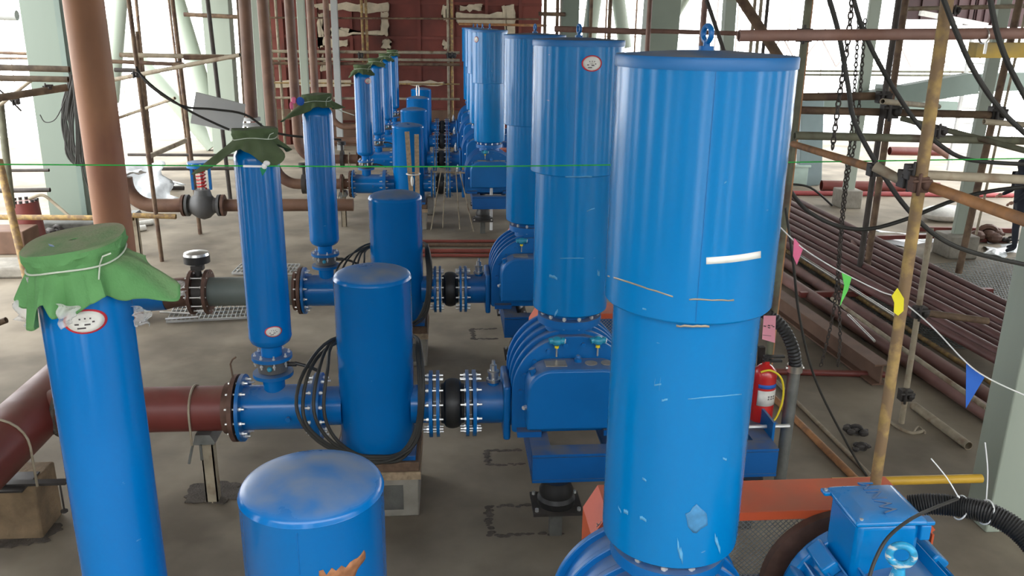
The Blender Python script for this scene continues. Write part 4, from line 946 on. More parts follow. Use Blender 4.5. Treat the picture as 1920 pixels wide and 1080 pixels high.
# cable bundle hanging on the broad left column
t = thing('cable_bundle', 'bundle of black cables looped down beside the broad left column', 'cable', at(135, 320, Y=16.9))
for i in range(13):
    k = i*2; rnd = random.Random(i); x0 = 128+rnd.uniform(-8, 16)
    P = [at(x0+8, 140, Y=16.8), at(x0-6+rnd.uniform(-4, 4), 190+k, Y=16.9), at(x0-8+k*.4, 235, Y=16.9), at(x0+rnd.uniform(-2, 6), 280+k*.5, Y=16.9), at(x0+18+k*.3, 308, Y=16.9), at(x0+20, 240, Y=16.8), at(x0+14, 150, Y=16.8)]
    mb = MB(); mb.tube([Vector(p) for p in P], .019, 6, smooth=5); mb.build('cable_loop', CABLE, t)
pipe_run([at(75, 215, Y=16.8), at(85, 229, Y=16.8), at(105, 222, Y=16.8), at(125, 180, Y=16.8)], .010, CABLE, 'thin_cable', 'thin cable sagging across the broad left column', 'cable', 6, 5)
pipe_run([at(150, 290, Y=16.6), at(158, 330, Y=16.6), at(175, 375, Y=16.6)], .012, CABLE, 'thin_cable', 'cable hanging below the bundle toward the tall brown pipe', 'cable', 6, 5)

# ------------------------------------------------------------------ scaffold tubes
def tube2(a, b, r, m, label, cat='scaffold tube', name='scaffold_tube', hollow=.006):
    pa = at(a[0], a[1], Y=a[2]) if a[2] is not None else at(a[0], a[1], Z=r); pb = at(b[0], b[1], Y=b[2]) if b[2] is not None else at(b[0], b[1], Z=r)
    mb = MB(); mb.cyl(pa, pb, r, n=14, hollow=hollow if r > .015 else 0); return tag(mb.build(name, m), label, cat)
def standard(px, py, Y, r, m, label, zt=5.2, lean=0, zb=0):
    p = at(px, py, Y=Y); mb = MB(); mb.cyl((p.x+lean*(zb-p.z), Y, zb), (p.x+lean*(zt-p.z), Y, zt), r, n=14); return tag(mb.build('scaffold_pole', m), label, 'scaffold pole')
def coupler(px, py, Y, label, s=.05, m=None):
    p = at(px, py, Y=Y); mb = MB(); mb.box(p-Vector((s, s*.8, s)), p+Vector((s, s*.8, s))); mb.cyl(p+Vector((-s*1.4, -s, s*.5)), p+Vector((s*1.2, -s, s*.5)), s*.25, n=6); mb.cyl(p+Vector((-s*.5, -s*1.1, -s*1.3)), p+Vector((-s*.5, -s*1.1, s*1.5)), s*.25, n=6)
    mb.ball(p+Vector((s*.6, -s*.8, 0)), s*.7, (1, 1, 1), 8, 5)
    return tag(mb.build('scaffold_coupler', m or IRON, bevel=.005), label, 'coupler')
# right foreground
standard(1736, 270, 4.0, .030, OCHRE, 'ochre yellow scaffold pole in the right foreground', lean=-.01)
tube2((1385, 67, 4.5), (1990, 62, 4.5), .030, PINKTUBE, 'thick pinkish brown tube crossing the top right above the silencer')
mb = MB(); a = at(1823, 94, Y=4.62); b = at(1990, 94, Y=4.62); mb.bar(a, b, .08, .082); tag(mb.build('yellow_beam', YBEAM), 'dirty yellow beam under the pinkish tube at top right', 'beam')
mb = MB(); p = at(1845, 68, Y=4.5); mb.torus(p, (1, .1, 0), .037, .006, 20, 6); mb.cyl(p+Vector((0, -.03, -.03)), p+Vector((0, -.03, -.09)), .008, n=6); tag(mb.build('hook_bolt', SILVER), 'bright hook bolt holding the pinkish tube to the yellow beam', 'bolt')
tube2((1487, 270, 6.2), (1652, 320, 4.4), .024, ORANGERUST, 'orange rusty tube slanting from the nearest silencer to the ochre pole, left piece')
tube2((1640, 312, 4.25), (1715, 352, 4.1), .026, PALETUBE, 'short worn tube end meeting the ochre pole from the left')
tube2((1722, 342, 4.08), (1990, 437, 3.1), .027, ORANGERUST, 'orange rusty tube slanting down right from the ochre pole')
tube2((1735, 328, 4.15), (1990, 340, 4.15), .024, PALETUBE, 'pale brown tube running right from the ochre pole')
tube2((1490, 254, 6.1), (1990, 266, 6.1), .030, OLIVE, 'olive grey tube crossing behind the ochre pole, straight one')
tube2((1690, 222, 6.6), (1990, 300, 5.6), .022, OLIVE, 'olive grey tube sloping down right behind the ochre pole')
tube2((1480, 182, 7.2), (1668, 180, 7.2), .034, RUST, 'rusty brown tube right of the nearest silencer top, upper one')
tube2((1480, 206, 6.9), (1875, 216, 6.9), .032, RUST, 'rusty brown tube right of the nearest silencer top, lower one')
tube2((1845, 228, 6.0), (1990, 240, 6.0), .022, PALETUBE, 'short pale tube at the right edge above the olive tube')
tube2((1655, 190, 5.6), (1760, 200, 6.8), .02, PALETUBE, 'short pale tube crossing behind the ochre pole')
standard(1504, 110, 6.5, .028, OLIVE, 'olive scaffold pole just right of the nearest silencer lid')
standard(1512, 60, 6.8, .03, ORANGERUST, 'brown scaffold pole just right of the olive pole')
standard(1650, 240, 12.6, .046, DARKTUBE, 'dark scaffold pole right of the far pale column', lean=.005)
standard(1672, 180, 12.8, .052, RUST, 'brown scaffold pole paired with the dark pole')
tube2((1912, 0, 13), (1797, 512, 12.8), .055, RUST, 'rusty leaning pole beside the nearer pale column')
tube2((1928, 0, 13.2), (1830, 440, 13.0), .02, PALETUBE, 'thin pale pole right of the rusty leaning pole')
tube2((1745, 428, 7.75), (1690, 793, 7.75), .030, PALETUBE, 'pale upright tube behind the ochre pole')
standard(1103, 40, 22, .045, GREENDARK, 'dark green scaffold pole above the second silencer lid, left one')
standard(1108, 30, 20, .04, RUST, 'brown scaffold pole above the second silencer lid, right one')
standard(1143, 40, 20, .045, RUST, 'brown scaffold pole right of the second silencer lifting eye')
standard(1216, 50, 13, .036, PINKTUBE, 'pinkish scaffold pole in front of the broad pale green column')
standard(1318, 50, 12, .042, PINKTUBE, 'pinkish scaffold pole by the nearest silencer lifting eye')
tube2((1325, 0, 11.8), (1362, 110, 11.8), .028, DARKTUBE, 'dark thin diagonal tube right of the lifting eye')
tube2((1040, 54, 16), (1215, 60, 16), .055, PINKTUBE, 'brown ledger tube behind the second silencer lid')
tube2((1215, 58, 13.2), (1395, 63, 13.2), .035, PINKTUBE, 'brown ledger tube behind the nearest silencer lid')
for px_, lab_ in ((1022, 'left'), (1045, 'right')): standard(px_, 30, 26, .05, RUST, f'dark pole right of the red wall, {lab_} one')
tube2((1010, 26, 26), (1060, 27, 26), .06, RUST, 'short dark ledger right of the red wall')
standard(1413, 30, 15, .03, PALETUBE, 'pale pole behind the brown diagonal brace, left one'); standard(1425, 30, 15, .03, PALETUBE, 'pale pole behind the brown diagonal brace, right one')
standard(1437, 30, 14, .028, DARKTUBE, 'dark thin pole left of the olive scaffold pole')
# couplers
coupler(1640, 318, 4.35, 'dark coupler at the end of the slanting orange tube', .035); coupler(1703, 335, 4.12, 'dark coupler on the ochre pole, left lobe', .045); coupler(1722, 345, 4.0, 'rusty coupler wrapped round the ochre pole', .04, RUSTFL)
coupler(1712, 322, 4.05, 'dark coupler on the ochre pole, top lobe', .038)
coupler(1655, 182, 7.1, 'dark coupler at the right end of the upper rusty tube', .05); coupler(1668, 208, 6.8, 'dark coupler on the lower rusty tube', .06); coupler(1868, 212, 6.9, 'dark coupler at the right end of the lower rusty tube', .055)
coupler(1508, 66, 6.5, 'dark coupler where the pinkish tube meets the olive pole', .05); coupler(1697, 740, 7.7, 'black coupler low on the pale upright tube', .06); coupler(1724, 585, 7.7, 'black coupler high on the pale upright tube', .06)
coupler(1760, 246, 6.0, 'dark coupler on the straight olive tube', .04); coupler(1622, 540, 12.4, 'dark coupler at the foot of the brown pole', .08)
coupler(1790, 20, 13.9, 'dark coupler cluster top right of the ochre pole', .06)
# chains
def chain(pts, label, link=.05, r=.006):
    P = spline([Vector(p) for p in pts], 10); mb = MB(); L = [0]
    for a, b in zip(P[:-1], P[1:]): L.append(L[-1]+(b-a).length)
    n = int(L[-1]/(link*.75)); j = 0
    for i in range(n):
        s = L[-1]*i/n
        while j < len(P)-2 and L[j+1] < s: j += 1
        c = P[j].lerp(P[j+1], (s-L[j])/max(1e-6, L[j+1]-L[j])); d = (P[j+1]-P[j]).normalized(); side = Vector((0, 1, 0)) if i % 2 else Vector((1, 0, 0))
        side = (side-d*side.dot(d)).normalized(); 
        q = [c + d*(link/2*math.cos(2*PI*k/8)) + side*(link*.3*math.sin(2*PI*k/8)) for k in range(8)]
        mb.tube(q, r, 4, True)
    return tag(mb.build('chain', DARKTUBE), label, 'chain')
chain([at(1600, -20, Y=5.3), at(1588, 90, Y=5.3), at(1574, 180, Y=5.3), at(1560, 285, Y=5.3)], 'dark chain hanging at upper right, ending above the orange tube')
chain([at(1610, 40, Y=7.6), at(1597, 240, Y=7.6), at(1587, 320, Y=7.6), at(1577, 420, Y=7.6), at(1570, 520, Y=7.6), at(1560, 600, Y=7.6), at(1538, 690, Y=7.6)], 'long thin chain hanging over the pipe stack, left strand', .05, .006)
chain([at(1622, 40, Y=7.7), at(1607, 240, Y=7.7), at(1590, 330, Y=7.7), at(1580, 420, Y=7.7), at(1573, 520, Y=7.7), at(1575, 640, Y=7.7), at(1570, 690, Y=7.7)], 'long thin chain hanging over the pipe stack, right strand', .05, .006)
# thick cables, upper right
def cable(pts, r, label, m=CABLE): return pipe_run([at(x, y, Y=Y) for x, y, Y in pts], r, m, 'thick_cable', label, 'cable', 10, 6)
cable([(1549, -20, 5), (1572, 60, 5), (1590, 160, 5), (1603, 230, 5), (1650, 318, 4.9), (1700, 390, 4.8), (1760, 445, 4.8), (1830, 475, 4.8), (1950, 502, 4.8)], .0145, 'long thick cable sagging from top right of the silencer down to the right edge')
cable([(1598, -10, 5.4), (1620, 60, 5.4), (1660, 140, 5.4), (1715, 225, 5.4), (1760, 270, 5.4), (1820, 300, 5.4), (1950, 309, 5.4)], .0145, 'thick cable curving across behind the ochre pole to the right edge')
cable([(1766, -10, 3.9), (1795, 65, 3.9), (1830, 140, 3.9), (1880, 210, 3.9), (1950, 275, 3.9)], .012, 'thick dark cable crossing in front of the ochre pole top')
cable([(1855, -10, 4.2), (1872, 70, 4.2), (1900, 140, 4.2), (1950, 230, 4.2)], .014, 'thick dark cable near the top right corner')
cable([(1478, 352, 7), (1510, 392, 7), (1560, 420, 7), (1620, 430, 7), (1690, 414, 7), (1790, 375, 7), (1860, 358, 7), (1960, 346, 7)], .018, 'thick cable swagged low above the pipe stack')
cable([(1473, 390, 6), (1487, 490, 6), (1500, 600, 6.1), (1530, 715, 6.3), (1590, 835, 6.5), (1628, 897, 6.6)], .010, 'thin cable hanging down right of the nearest silencer to the floor')
cable([(1480, 345, 9), (1520, 352, 9), (1560, 385, 9.2)], .012, 'thin cable curl beside the far blue grey column')

# ------------------------------------------------------------------ green line across
a = at(-30, 308, Y=5.0); b = at(1990, 296, Y=5.0)
mid = at(900, 312, Y=5.0); mb = MB(); mb.tube([a, at(440, 311, Y=5.0), mid, at(1500, 304, Y=5.0), b], .0042, 6, smooth=8); tag(mb.build('green_line', GREENROPE), 'bright green line stretched across the whole row', 'string')
mb = MB(); p = at(500, 306, Y=4.97); mb.ball(p, .02, (1, .5, .8), 10, 6); mb.ball(p+Vector((-.015, 0, -.018)), .016, (1, .5, 1.1), 8, 5); tag(mb.build('tape_knot', WHITEP), 'white tape knot on the green line', 'tape')
mb = MB(); mb.prism([at(492, 314, Y=4.99), at(487, 316, Y=4.99), at(492, 330, Y=4.99), at(500, 318, Y=4.99)], (0, .003, 0)); tag(mb.build('green_tag', mat('deep_green', (0, .2, .09), .7)), 'deep green tag hanging from the green line', 'tag')
mb = MB(); mb.bar(at(456, 311.5, Y=4.985), at(492, 312, Y=4.985), .004, .012); tag(mb.build('tape_strip', WHITEP), 'pale tape wrapped along the green line', 'tape')

# ------------------------------------------------------------------ flag string
FP = [(1455, 418, 5.6), (1494, 456, 5.5), (1530, 482, 5.45), (1585, 514, 5.4), (1650, 546, 5.3), (1684, 560, 5.2), (1745, 610, 5.0), (1812, 680, 4.8), (1858, 712, 4.75), (1930, 745, 4.7)]
mb = MB(); mb.tube([at(x, y, Y=Y) for x, y, Y in FP], .0045, 6, smooth=5); tag(mb.build('flag_string', WHITEP), 'white string of coloured pennant flags sloping down at right', 'string')
def flag(pts, Y, m, label):
    P = [at(x, y, Y=Y) for x, y in pts]; mb = MB(); mb.prism(P, (0, .003, 0)); tag(mb.build('pennant_flag', m), label, 'flag')
flag([(1489, 446), (1506, 466), (1494, 497), (1487, 480)], 5.49, FPINK, 'pink pennant flag on the white string')
flag([(1578, 511), (1597, 520), (1590, 545), (1575, 574), (1583, 535)], 5.38, FGREEN, 'green pennant flag on the white string')
flag([(1672, 555), (1683, 540), (1695, 560), (1694, 583), (1684, 592), (1676, 586), (1677, 568)], 3.95, FYEL, 'yellow pennant flag folded against the ochre pole')
flag([(1812, 678), (1846, 708), (1811, 766)], 4.8, FBLUE, 'dark blue pennant flag at the lower end of the string')

# ------------------------------------------------------------------ pipe stacks on the floor at right
def floor_pipe(a, b, r, m, label, z=0, name='steel_pipe', n=18, grp=None):
    pa = at(a[0], a[1], Z=z+r); pb = at(b[0], b[1], Z=z+r); mb = MB(); mb.cyl(pa, pb, r, n=n, hollow=.008); o = tag(mb.build(name, m), label, 'pipe', grp); return o
floor_pipe((1380, 462), (1876, 792), .09, MAUVE, 'large mauve pipe lying lowest beside the brown beam')
floor_pipe((1400, 445), (1885, 765), .085, MAUVE, 'large mauve pipe lying second beside the yellow tube')
floor_pipe((1440, 449), (1866, 722), .033, OCHRE, 'ochre tube lying between mauve pipes and wire mesh', z=.03)
floor_pipe((1560, 560), (1850, 765), .028, PALETUBE, 'pale tube lying right of the large mauve pipes', z=.22)
t = thing('brown_beam', 'brown steel I-beam lying on the floor left of the mauve pipes', 'beam', at(1560, 660, Z=0))
a = at(1430, 560, Z=.02); b = at(1650, 722, Z=.02)
mb = MB(); d = (b-a).normalized(); 
for zz, ww, hh in ((.01, .2, .02), (.25, .2, .02), (.13, .02, .23)): mb.bar(a+Vector((0, 0, zz)), b+Vector((0, 0, zz)), ww, hh)
mb.build('profile', IBEAM, t)
# maroon stack
i = 0
lanes = []
names = ['lowest', 'second lowest', 'third lowest', 'fourth lowest', 'fifth lowest', 'middle', 'seventh from below', 'eighth from below', 'ninth from below', 'third from the top', 'second from the top', 'topmost']
L0 = [(1440, 392), (1440, 380), (1440, 370), (1440, 360), (1440, 352), (1440, 405), (1440, 418), (1440, 430), (1440, 444)]
for k in range(9):
    a = (1440, 348+k*11.5); b = (1925, 590+k*14.0 + (k > 5)*3)
    floor_pipe(a, b, .066 if k in (2, 5, 7) else .056, MAROON, f'long maroon pipe of the sloping stack, {["topmost","second","third","fourth","fifth","sixth","seventh","eighth","lowest"][k]} from the top' if k not in (0, 8) else f'long maroon pipe of the sloping stack, {"topmost" if k == 0 else "lowest"} one', z=.24+.03*(k % 2), grp=None)
floor_pipe((1452, 438), (1880, 672), .040, MAROON, 'single maroon pipe lying just below the sloping stack', z=.2)
for (a, b, lb) in (((1455, 450), (1860, 440), 'maroon cross bar under the far end of the pipe stack'), ((1500, 552), (1860, 545), 'maroon cross bar under the middle of the pipe stack'),):
    mb = MB(); mb.bar(at(a[0], a[1], Z=.12), at(b[0], b[1], Z=.12), .08, .08); tag(mb.build('cross_bar', REDPIPE), lb, 'bar')
mb = MB(); mb.bar(at(1600, 455, Z=.3), at(1608, 525, Z=.04), .1, .1); tag(mb.build('trestle_leg', REDPIPE), 'maroon trestle leg under the pipe stack', 'support')
tube2((1722, 585, 7.75), (1852, 602, 7.7), .036, RUST, 'short rusty tube held by the high black coupler')
tube2((1713, 760, None), (1816, 836, None), .045, PALETUBE, 'pale open ended tube lying on the floor by the large right column')
tube2((1430, 696, None), (1658, 702, None), .04, REDPIPE, 'reddish tube lying across the floor below the brown beam')
tube2((1440, 735, None), (1606, 900, None), .035, ORANGERUST, 'ochre rusty tube lying diagonally right of the galvanised pipe')
tube2((1440, 700, None), (1632, 892, None), .022, PALETUBE, 'thin grey angle bar lying along the diagonal rusty tube')
tube2((1560, 904, 5.4), (1840, 897, 5.4), .034, mat('yellow_paint_tube', (.55, .33, .03), .5, var=.1), 'bright yellow horizontal tube behind the motor box')
tube2((1700, 1000, None), (1780, 1110, None), .03, ORANGERUST, 'rusty tube on the floor behind the motor at bottom right')
tube2((1500, 480, 9.5), (1690, 600, 8.7), .02, SILVER, 'bright thin rod lying along the wire mesh')
tube2((1590, 590, 8.9), (1640, 640, 8.3), .014, SILVER, 'bright thin rod under the large mauve pipe')
# wire mesh on floor
def mesh_panel(P, nx, ny, label, r=.004):
    A, B, Cc, D = [Vector(p) for p in P]; mb = MB()
    for i in range(nx+1): u = i/nx; mb.bar(A.lerp(B, u), D.lerp(Cc, u), r*2, r*2)
    for j in range(ny+1): v = j/ny; mb.bar(A.lerp(D, v)+Vector((0, 0, r)), B.lerp(Cc, v)+Vector((0, 0, r)), r*2, r*2)
    tag(mb.build('wire_mesh', MESHW), label, 'wire mesh')
z_ = Vector((0, 0, .02))
mesh_panel([at(1480, 470, Z=.02), at(1700, 470, Z=.02), at(1900, 660, Z=.02), at(1620, 640, Z=.02)], 46, 60, 'dark wire mesh lying under the pipe stacks')
mesh_panel([at(1700, 500, Z=.1), at(1950, 480, Z=.1), at(1960, 560, Z=.1), at(1780, 590, Z=.1)], 40, 26, 'wire mesh panel lying right of the sloping pipe stack')
# clamps, rope, extinguisher, black hose, galvanised pipe
def lump(px, py, s, label, m=IRON, seed=0, cat='scaffold coupler'):
    rnd = random.Random(seed); p = at(px, py, Z=0); mb = MB()
    for i in range(7): q = p+Vector((rnd.uniform(-s, s), rnd.uniform(-s, s)*.7, s*.4+rnd.uniform(0, s*.3))); mb.ball(q, s*rnd.uniform(.35, .6), (1, .8, .7), 8, 5)
    mb.torus(p+Vector((0, 0, s*.5)), (.3, 1, .2), s*.6, s*.2, 14, 6); mb.cyl(p+Vector((-s, 0, s*.4)), p+Vector((s*1.3, 0, s*.5)), s*.12, n=6)
    return tag(mb.build('loose_coupler', m), label, cat)
lump(1603, 815, .10, 'loose black scaffold coupler on the floor, upper one', IRON, 1); lump(1613, 845, .08, 'loose black scaffold coupler on the floor, lower one', IRON, 2)
pipe_run([at(1665, 788, Z=.02), at(1690, 805, Z=.02), at(1712, 812, Z=.02), at(1733, 808, Z=.02)], .018, PALETUBE, 'rope_scrap', 'pale rope scrap lying on the floor beside the ochre pole', 'rope', 8, 4)
pipe_run([at(1712, 812, Z=.02), at(1722, 800, Z=.02), at(1735, 812, Z=.02)], .012, PALETUBE, 'rope_scrap', 'short frayed rope end on the floor beside the ochre pole', 'rope', 8, 4)
Ye = 6.45
t = thing('fire_extinguisher', 'red fire extinguisher with yellow cord right of the nearest silencer', 'fire extinguisher', (at(1436, 740, Y=Ye).x-.02, Ye, .76))
ex = at(1430, 740, Y=Ye).x; mb = MB(); mb.lathe([(0, .76), (.095, .76), (.1, .78), (.1, 1.17), (.09, 1.22), (.05, 1.26), (.03, 1.27), (.03, 1.30), (0, 1.30)], (ex, Ye, 0), n=28); cyl_ = mb.build('cylinder', REDEXT, t)
mb = MB(); mb.box((ex-.03, Ye-.02, 1.29), (ex+.13, Ye+.02, 1.31)); mb.box((ex-.03, Ye-.02, 1.33), (ex+.15, Ye+.02, 1.345)); mb.cyl((ex, Ye, 1.28), (ex, Ye, 1.35), .022, n=12); mb.build('handle', BLACKRUB, t)
mb = MB(); mb.grid(lambda u, v: Vector((ex+.1015*math.cos(-2.4+u*1.9), Ye+.1015*math.sin(-2.4+u*1.9), .92+v*.14)), 12, 2); mb.build('paper_label', LABELW, cyl_, solid=.001)
mb = MB(); mb.grid(lambda u, v: Vector((ex+.1015*math.cos(-2.4+u*1.9), Ye+.1015*math.sin(-2.4+u*1.9), 1.08+v*.035)), 12, 2); mb.build('blue_band', FBLUE, cyl_, solid=.001)
mb = MB()
for i, aa in enumerate((-1.45, -1.2, -.95)):
    for dz in (.0, .025): 
        q = Vector((ex+.1035*math.cos(aa), Ye+.1035*math.sin(aa), .985+dz)); tg = Vector((-math.sin(aa), math.cos(aa), 0)); mb.bar(q-tg*.008, q+tg*.008, .002, .007)
    q = Vector((ex+.1035*math.cos(aa), Ye+.1035*math.sin(aa), .985)); mb.bar(q, q+Vector((0, 0, .03)), .003, .002)
mb.build('label_writing', INK, cyl_)
mb = MB(); mb.tube([(ex-.08, Ye-.1, 1.24), (ex, Ye-.12, 1.26), (ex+.1, Ye-.12, 1.18), (ex+.13, Ye-.12, 1.0), (ex+.08, Ye-.13, .82), (ex-.02, Ye-.13, .74), (ex-.15, Ye-.12, .72)], .009, 8, smooth=6); mb.build('yellow_cord', YELLOW, t)
mb = MB(); mb.box((ex-.14, Ye-.12, .74), (ex+.12, Ye+.12, .76)); mb.build('stand_plate', BLUEF, t)
mb = MB(); mb.bar(at(1428, 650, Y=6.7), at(1418, 860, Y=6.7), .05, .05); tag(mb.build('bracket_post', IRON), 'dark post behind the fire extinguisher', 'post')
P = [at(1432, 592, Y=6.35), at(1455, 592, Y=6.35), at(1453, 643, Y=6.35), at(1429, 636, Y=6.35)]
mb = MB(); mb.prism(P, (0, .003, 0)); tg_ = tag(mb.build('pink_notice', PINKPAPER), 'pink paper notice beside the nearest silencer, right side', 'paper')
mb = MB()
for (x0_, x1_, y_) in ((1432, 1436, 611), (1440, 1444, 610), (1440, 1444, 614), (1447, 1448, 610), (1449, 1452, 612)): mb.bar(at(x0_, y_, Y=6.345), at(x1_, y_+1, Y=6.345), .003, .008)
mb.bar(at(1430, 628, Y=6.345), at(1446, 630, Y=6.345), .003, .003); mb.build('notice_writing', INK, tg_)
HP = [at(1405, 575, Y=6.5), at(1440, 590, Y=6.5), at(1470, 618, Y=6.45), at(1487, 655, Y=6.4), at(1492, 690, Y=6.4)]
corrugated(HP, .055, 'black ribbed hose bending down into the galvanised pipe', step=.03)
t = thing('galvanised_pipe', 'upright galvanised conduit pipe right of the nearest silencer', 'pipe', at(1465, 890, Y=6.4))
pa = at(1490, 690, Y=6.4); pb = at(1462, 900, Y=6.4); mb = MB(); mb.cyl(pa, Vector((pb.x, 6.4, 0)), .052, n=24); mb.build('pipe', GALV, t)
mb = MB(); mb.cyl(pa-Vector((0, 0, .03)), pa+Vector((0, 0, .03)), .066, n=24); mb.cyl(pa-Vector((.08, 0, 0)), pa+Vector((.08, 0, 0)), .012, n=6); mb.build('clamp_ring', SILVER, t)

# ------------------------------------------------------------------ centre background things
floor_rods = [((770, 452), (915, 453)), ((770, 459), (915, 461)), ((770, 470), (915, 472)), ((770, 478), (915, 481))]
for i, (a, b) in enumerate(floor_rods):
    pa = at(*a, Z=.04); pb = at(*b, Z=.04); mb = MB(); mb.cyl(pa-Vector((.6, 0, 0)), pb+Vector((1.2, 0, 0)), .03 if i != 2 else .04, n=10); tag(mb.build('long_rod', REDROD if i != 1 else WOODD), 'long reddish rod lying across the floor in the gap, ' + ['farthest', 'second farthest', 'second nearest', 'nearest'][i], 'rod')
# timber stakes tied in front of first far fat silencer
Yk = 16.2
for i, (a, b, r_) in enumerate((((763, 247), (773, 360), .075), ((781, 252), (783, 385), .075))):
    pa = at(*a, Y=Yk); pb = at(*b, Y=Yk); mb = MB(); mb.bar(Vector((pb.x, Yk, 0)) if i else pb-Vector((0, 0, .5)), pa, .085, .06, up=(0, 1, 0)); tag(mb.build('timber_stake', WOOD), ('timber stake in front of the first far fat silencer, left one', 'timber stake in front of the first far fat silencer, right one')[i], 'stake')
mb = MB(); p = at(775, 326, Y=16.1); mb.torus(p, (0, 0, 1), .13, .012, 20, 6); mb.ball(p+Vector((-.02, -.12, -.12)), .05, (.6, .5, 2), 8, 6); tag(mb.build('tie_cloth', LABELW), 'pale cloth tie round the two timber stakes', 'tie')
mb = MB(); p = at(797, 400, Z=0); mb.box((p.x-.22, p.y-.2, 0), (p.x+.2, p.y+.2, .42)); mb.ball((p.x+.05, p.y-.1, .45), .2, (1, .8, .5), 10, 6); tag(mb.build('concrete_lump', CONC, bevel=.03), 'rough pale concrete block beside the timber stakes', 'block')
# white trestle
t = thing('white_trestle', 'white tube trestle standing left of the first far blower', 'trestle', at(848, 430, Z=0))
for (a, b) in (((827, 320), (808, 432)), ((862, 322), (888, 434)), ((835, 322), (830, 428)), ((855, 322), (862, 430))):
    mb = MB(); pb = at(*b, Z=0); pa = at(a[0], a[1], Y=pb.y-.3+.0); mb.cyl(pb, pa, .011, n=8); mb.build('leg', PALETUBE, t)
mb = MB(); pa = at(812, 322, Y=16.5); pb = at(872, 324, Y=16.5); mb.cyl(pa, pb, .014, n=8); mb.build('top_bar', PALETUBE, t)
standard(921, 400, 16.7, .03, WHITEP, 'white upright tube in front of the first far blower', zt=at(921, 332, Y=16.7).z)
# yellow thin poles and ledgers before the red wall
for px_, lb, m_ in ((679, 'left of the pair by the far slim silencers', OCHRE), (687, 'right of the pair by the far slim silencers', OCHRE), (847, 'alone beside the far tall silencers', OCHRE),
                    (505, 'first from the left before the red wall', PALETUBE), (519, 'second from the left before the red wall', PALETUBE), (840, 'pale one beside the lone ochre pole', PALETUBE)):
    standard(px_, 40, 28.4, .045, m_, 'thin light scaffold pole ' + lb, zt=6)
for y_, lb, m_, r_ in ((96, 'upper', PALETUBE, .05), (110, 'second', PALETUBE, .045), (183, 'third', PALETUBE, .04), (33, 'topmost', RUST, .03), (118, 'dark middle', RUST, .05), (155, 'thin', OCHRE, .025)):
    tube2((470, y_, 28.2), (862 if y_ != 33 else 1010, y_+3, 28.2), r_, m_, f'long ledger tube before the red wall, {lb} one')
tube2((860, 45, 27.8), (1025, 48, 27.8), .04, ORANGERUST, 'brown ledger tube above the far tall silencers')
for i_, px_ in enumerate((850, 842, 676)): coupler(px_, 104, 28, f'small dark coupler before the red wall, {["right", "middle", "left"][i_]} one', .08)

# ------------------------------------------------------------------ left scaffold
LS = [((240, -10), (284, 335), 14.5, .036, RUST, 'thick rusty pole right of the tall brown pipe'), ((255, 0), (266, 110), 22, .04, RUST, 'thin pole behind the thick rusty pole'), ((322, -10), (358, 292), 16.5, .040, RUST, 'rusty pole left of the grey board'),
      ((388, -10), (410, 182), 19, .045, DARKTUBE, 'dark pole crossing the pale far column'), ((445, -5), (456, 170), 19, .03, RUST, 'thin rusty pole left of the dark brown downpipe'), ((262, 105), (283, 295), 19, .036, RUST, 'thin dark pole behind the left opening'),
      ((320, 30), (345, 235), 24, .03, RUST, 'far thin pole behind the crossing ledgers'), ((335, 110), (352, 260), 24, .03, RUST, 'far thin pole under the crossing ledgers')]
for a, b, Y_, r_, m_, lb in LS: 
    pa = at(*a, Y=Y_); pb = at(*b, Y=Y_); k = (pa.x-pb.x)/(pa.z-pb.z); mb = MB(); mb.cyl((pb.x-k*pb.z, Y_, 0), pa+Vector((k*.5, 0, .5)), r_, n=12); tag(mb.build('scaffold_pole', m_), lb, 'scaffold pole')
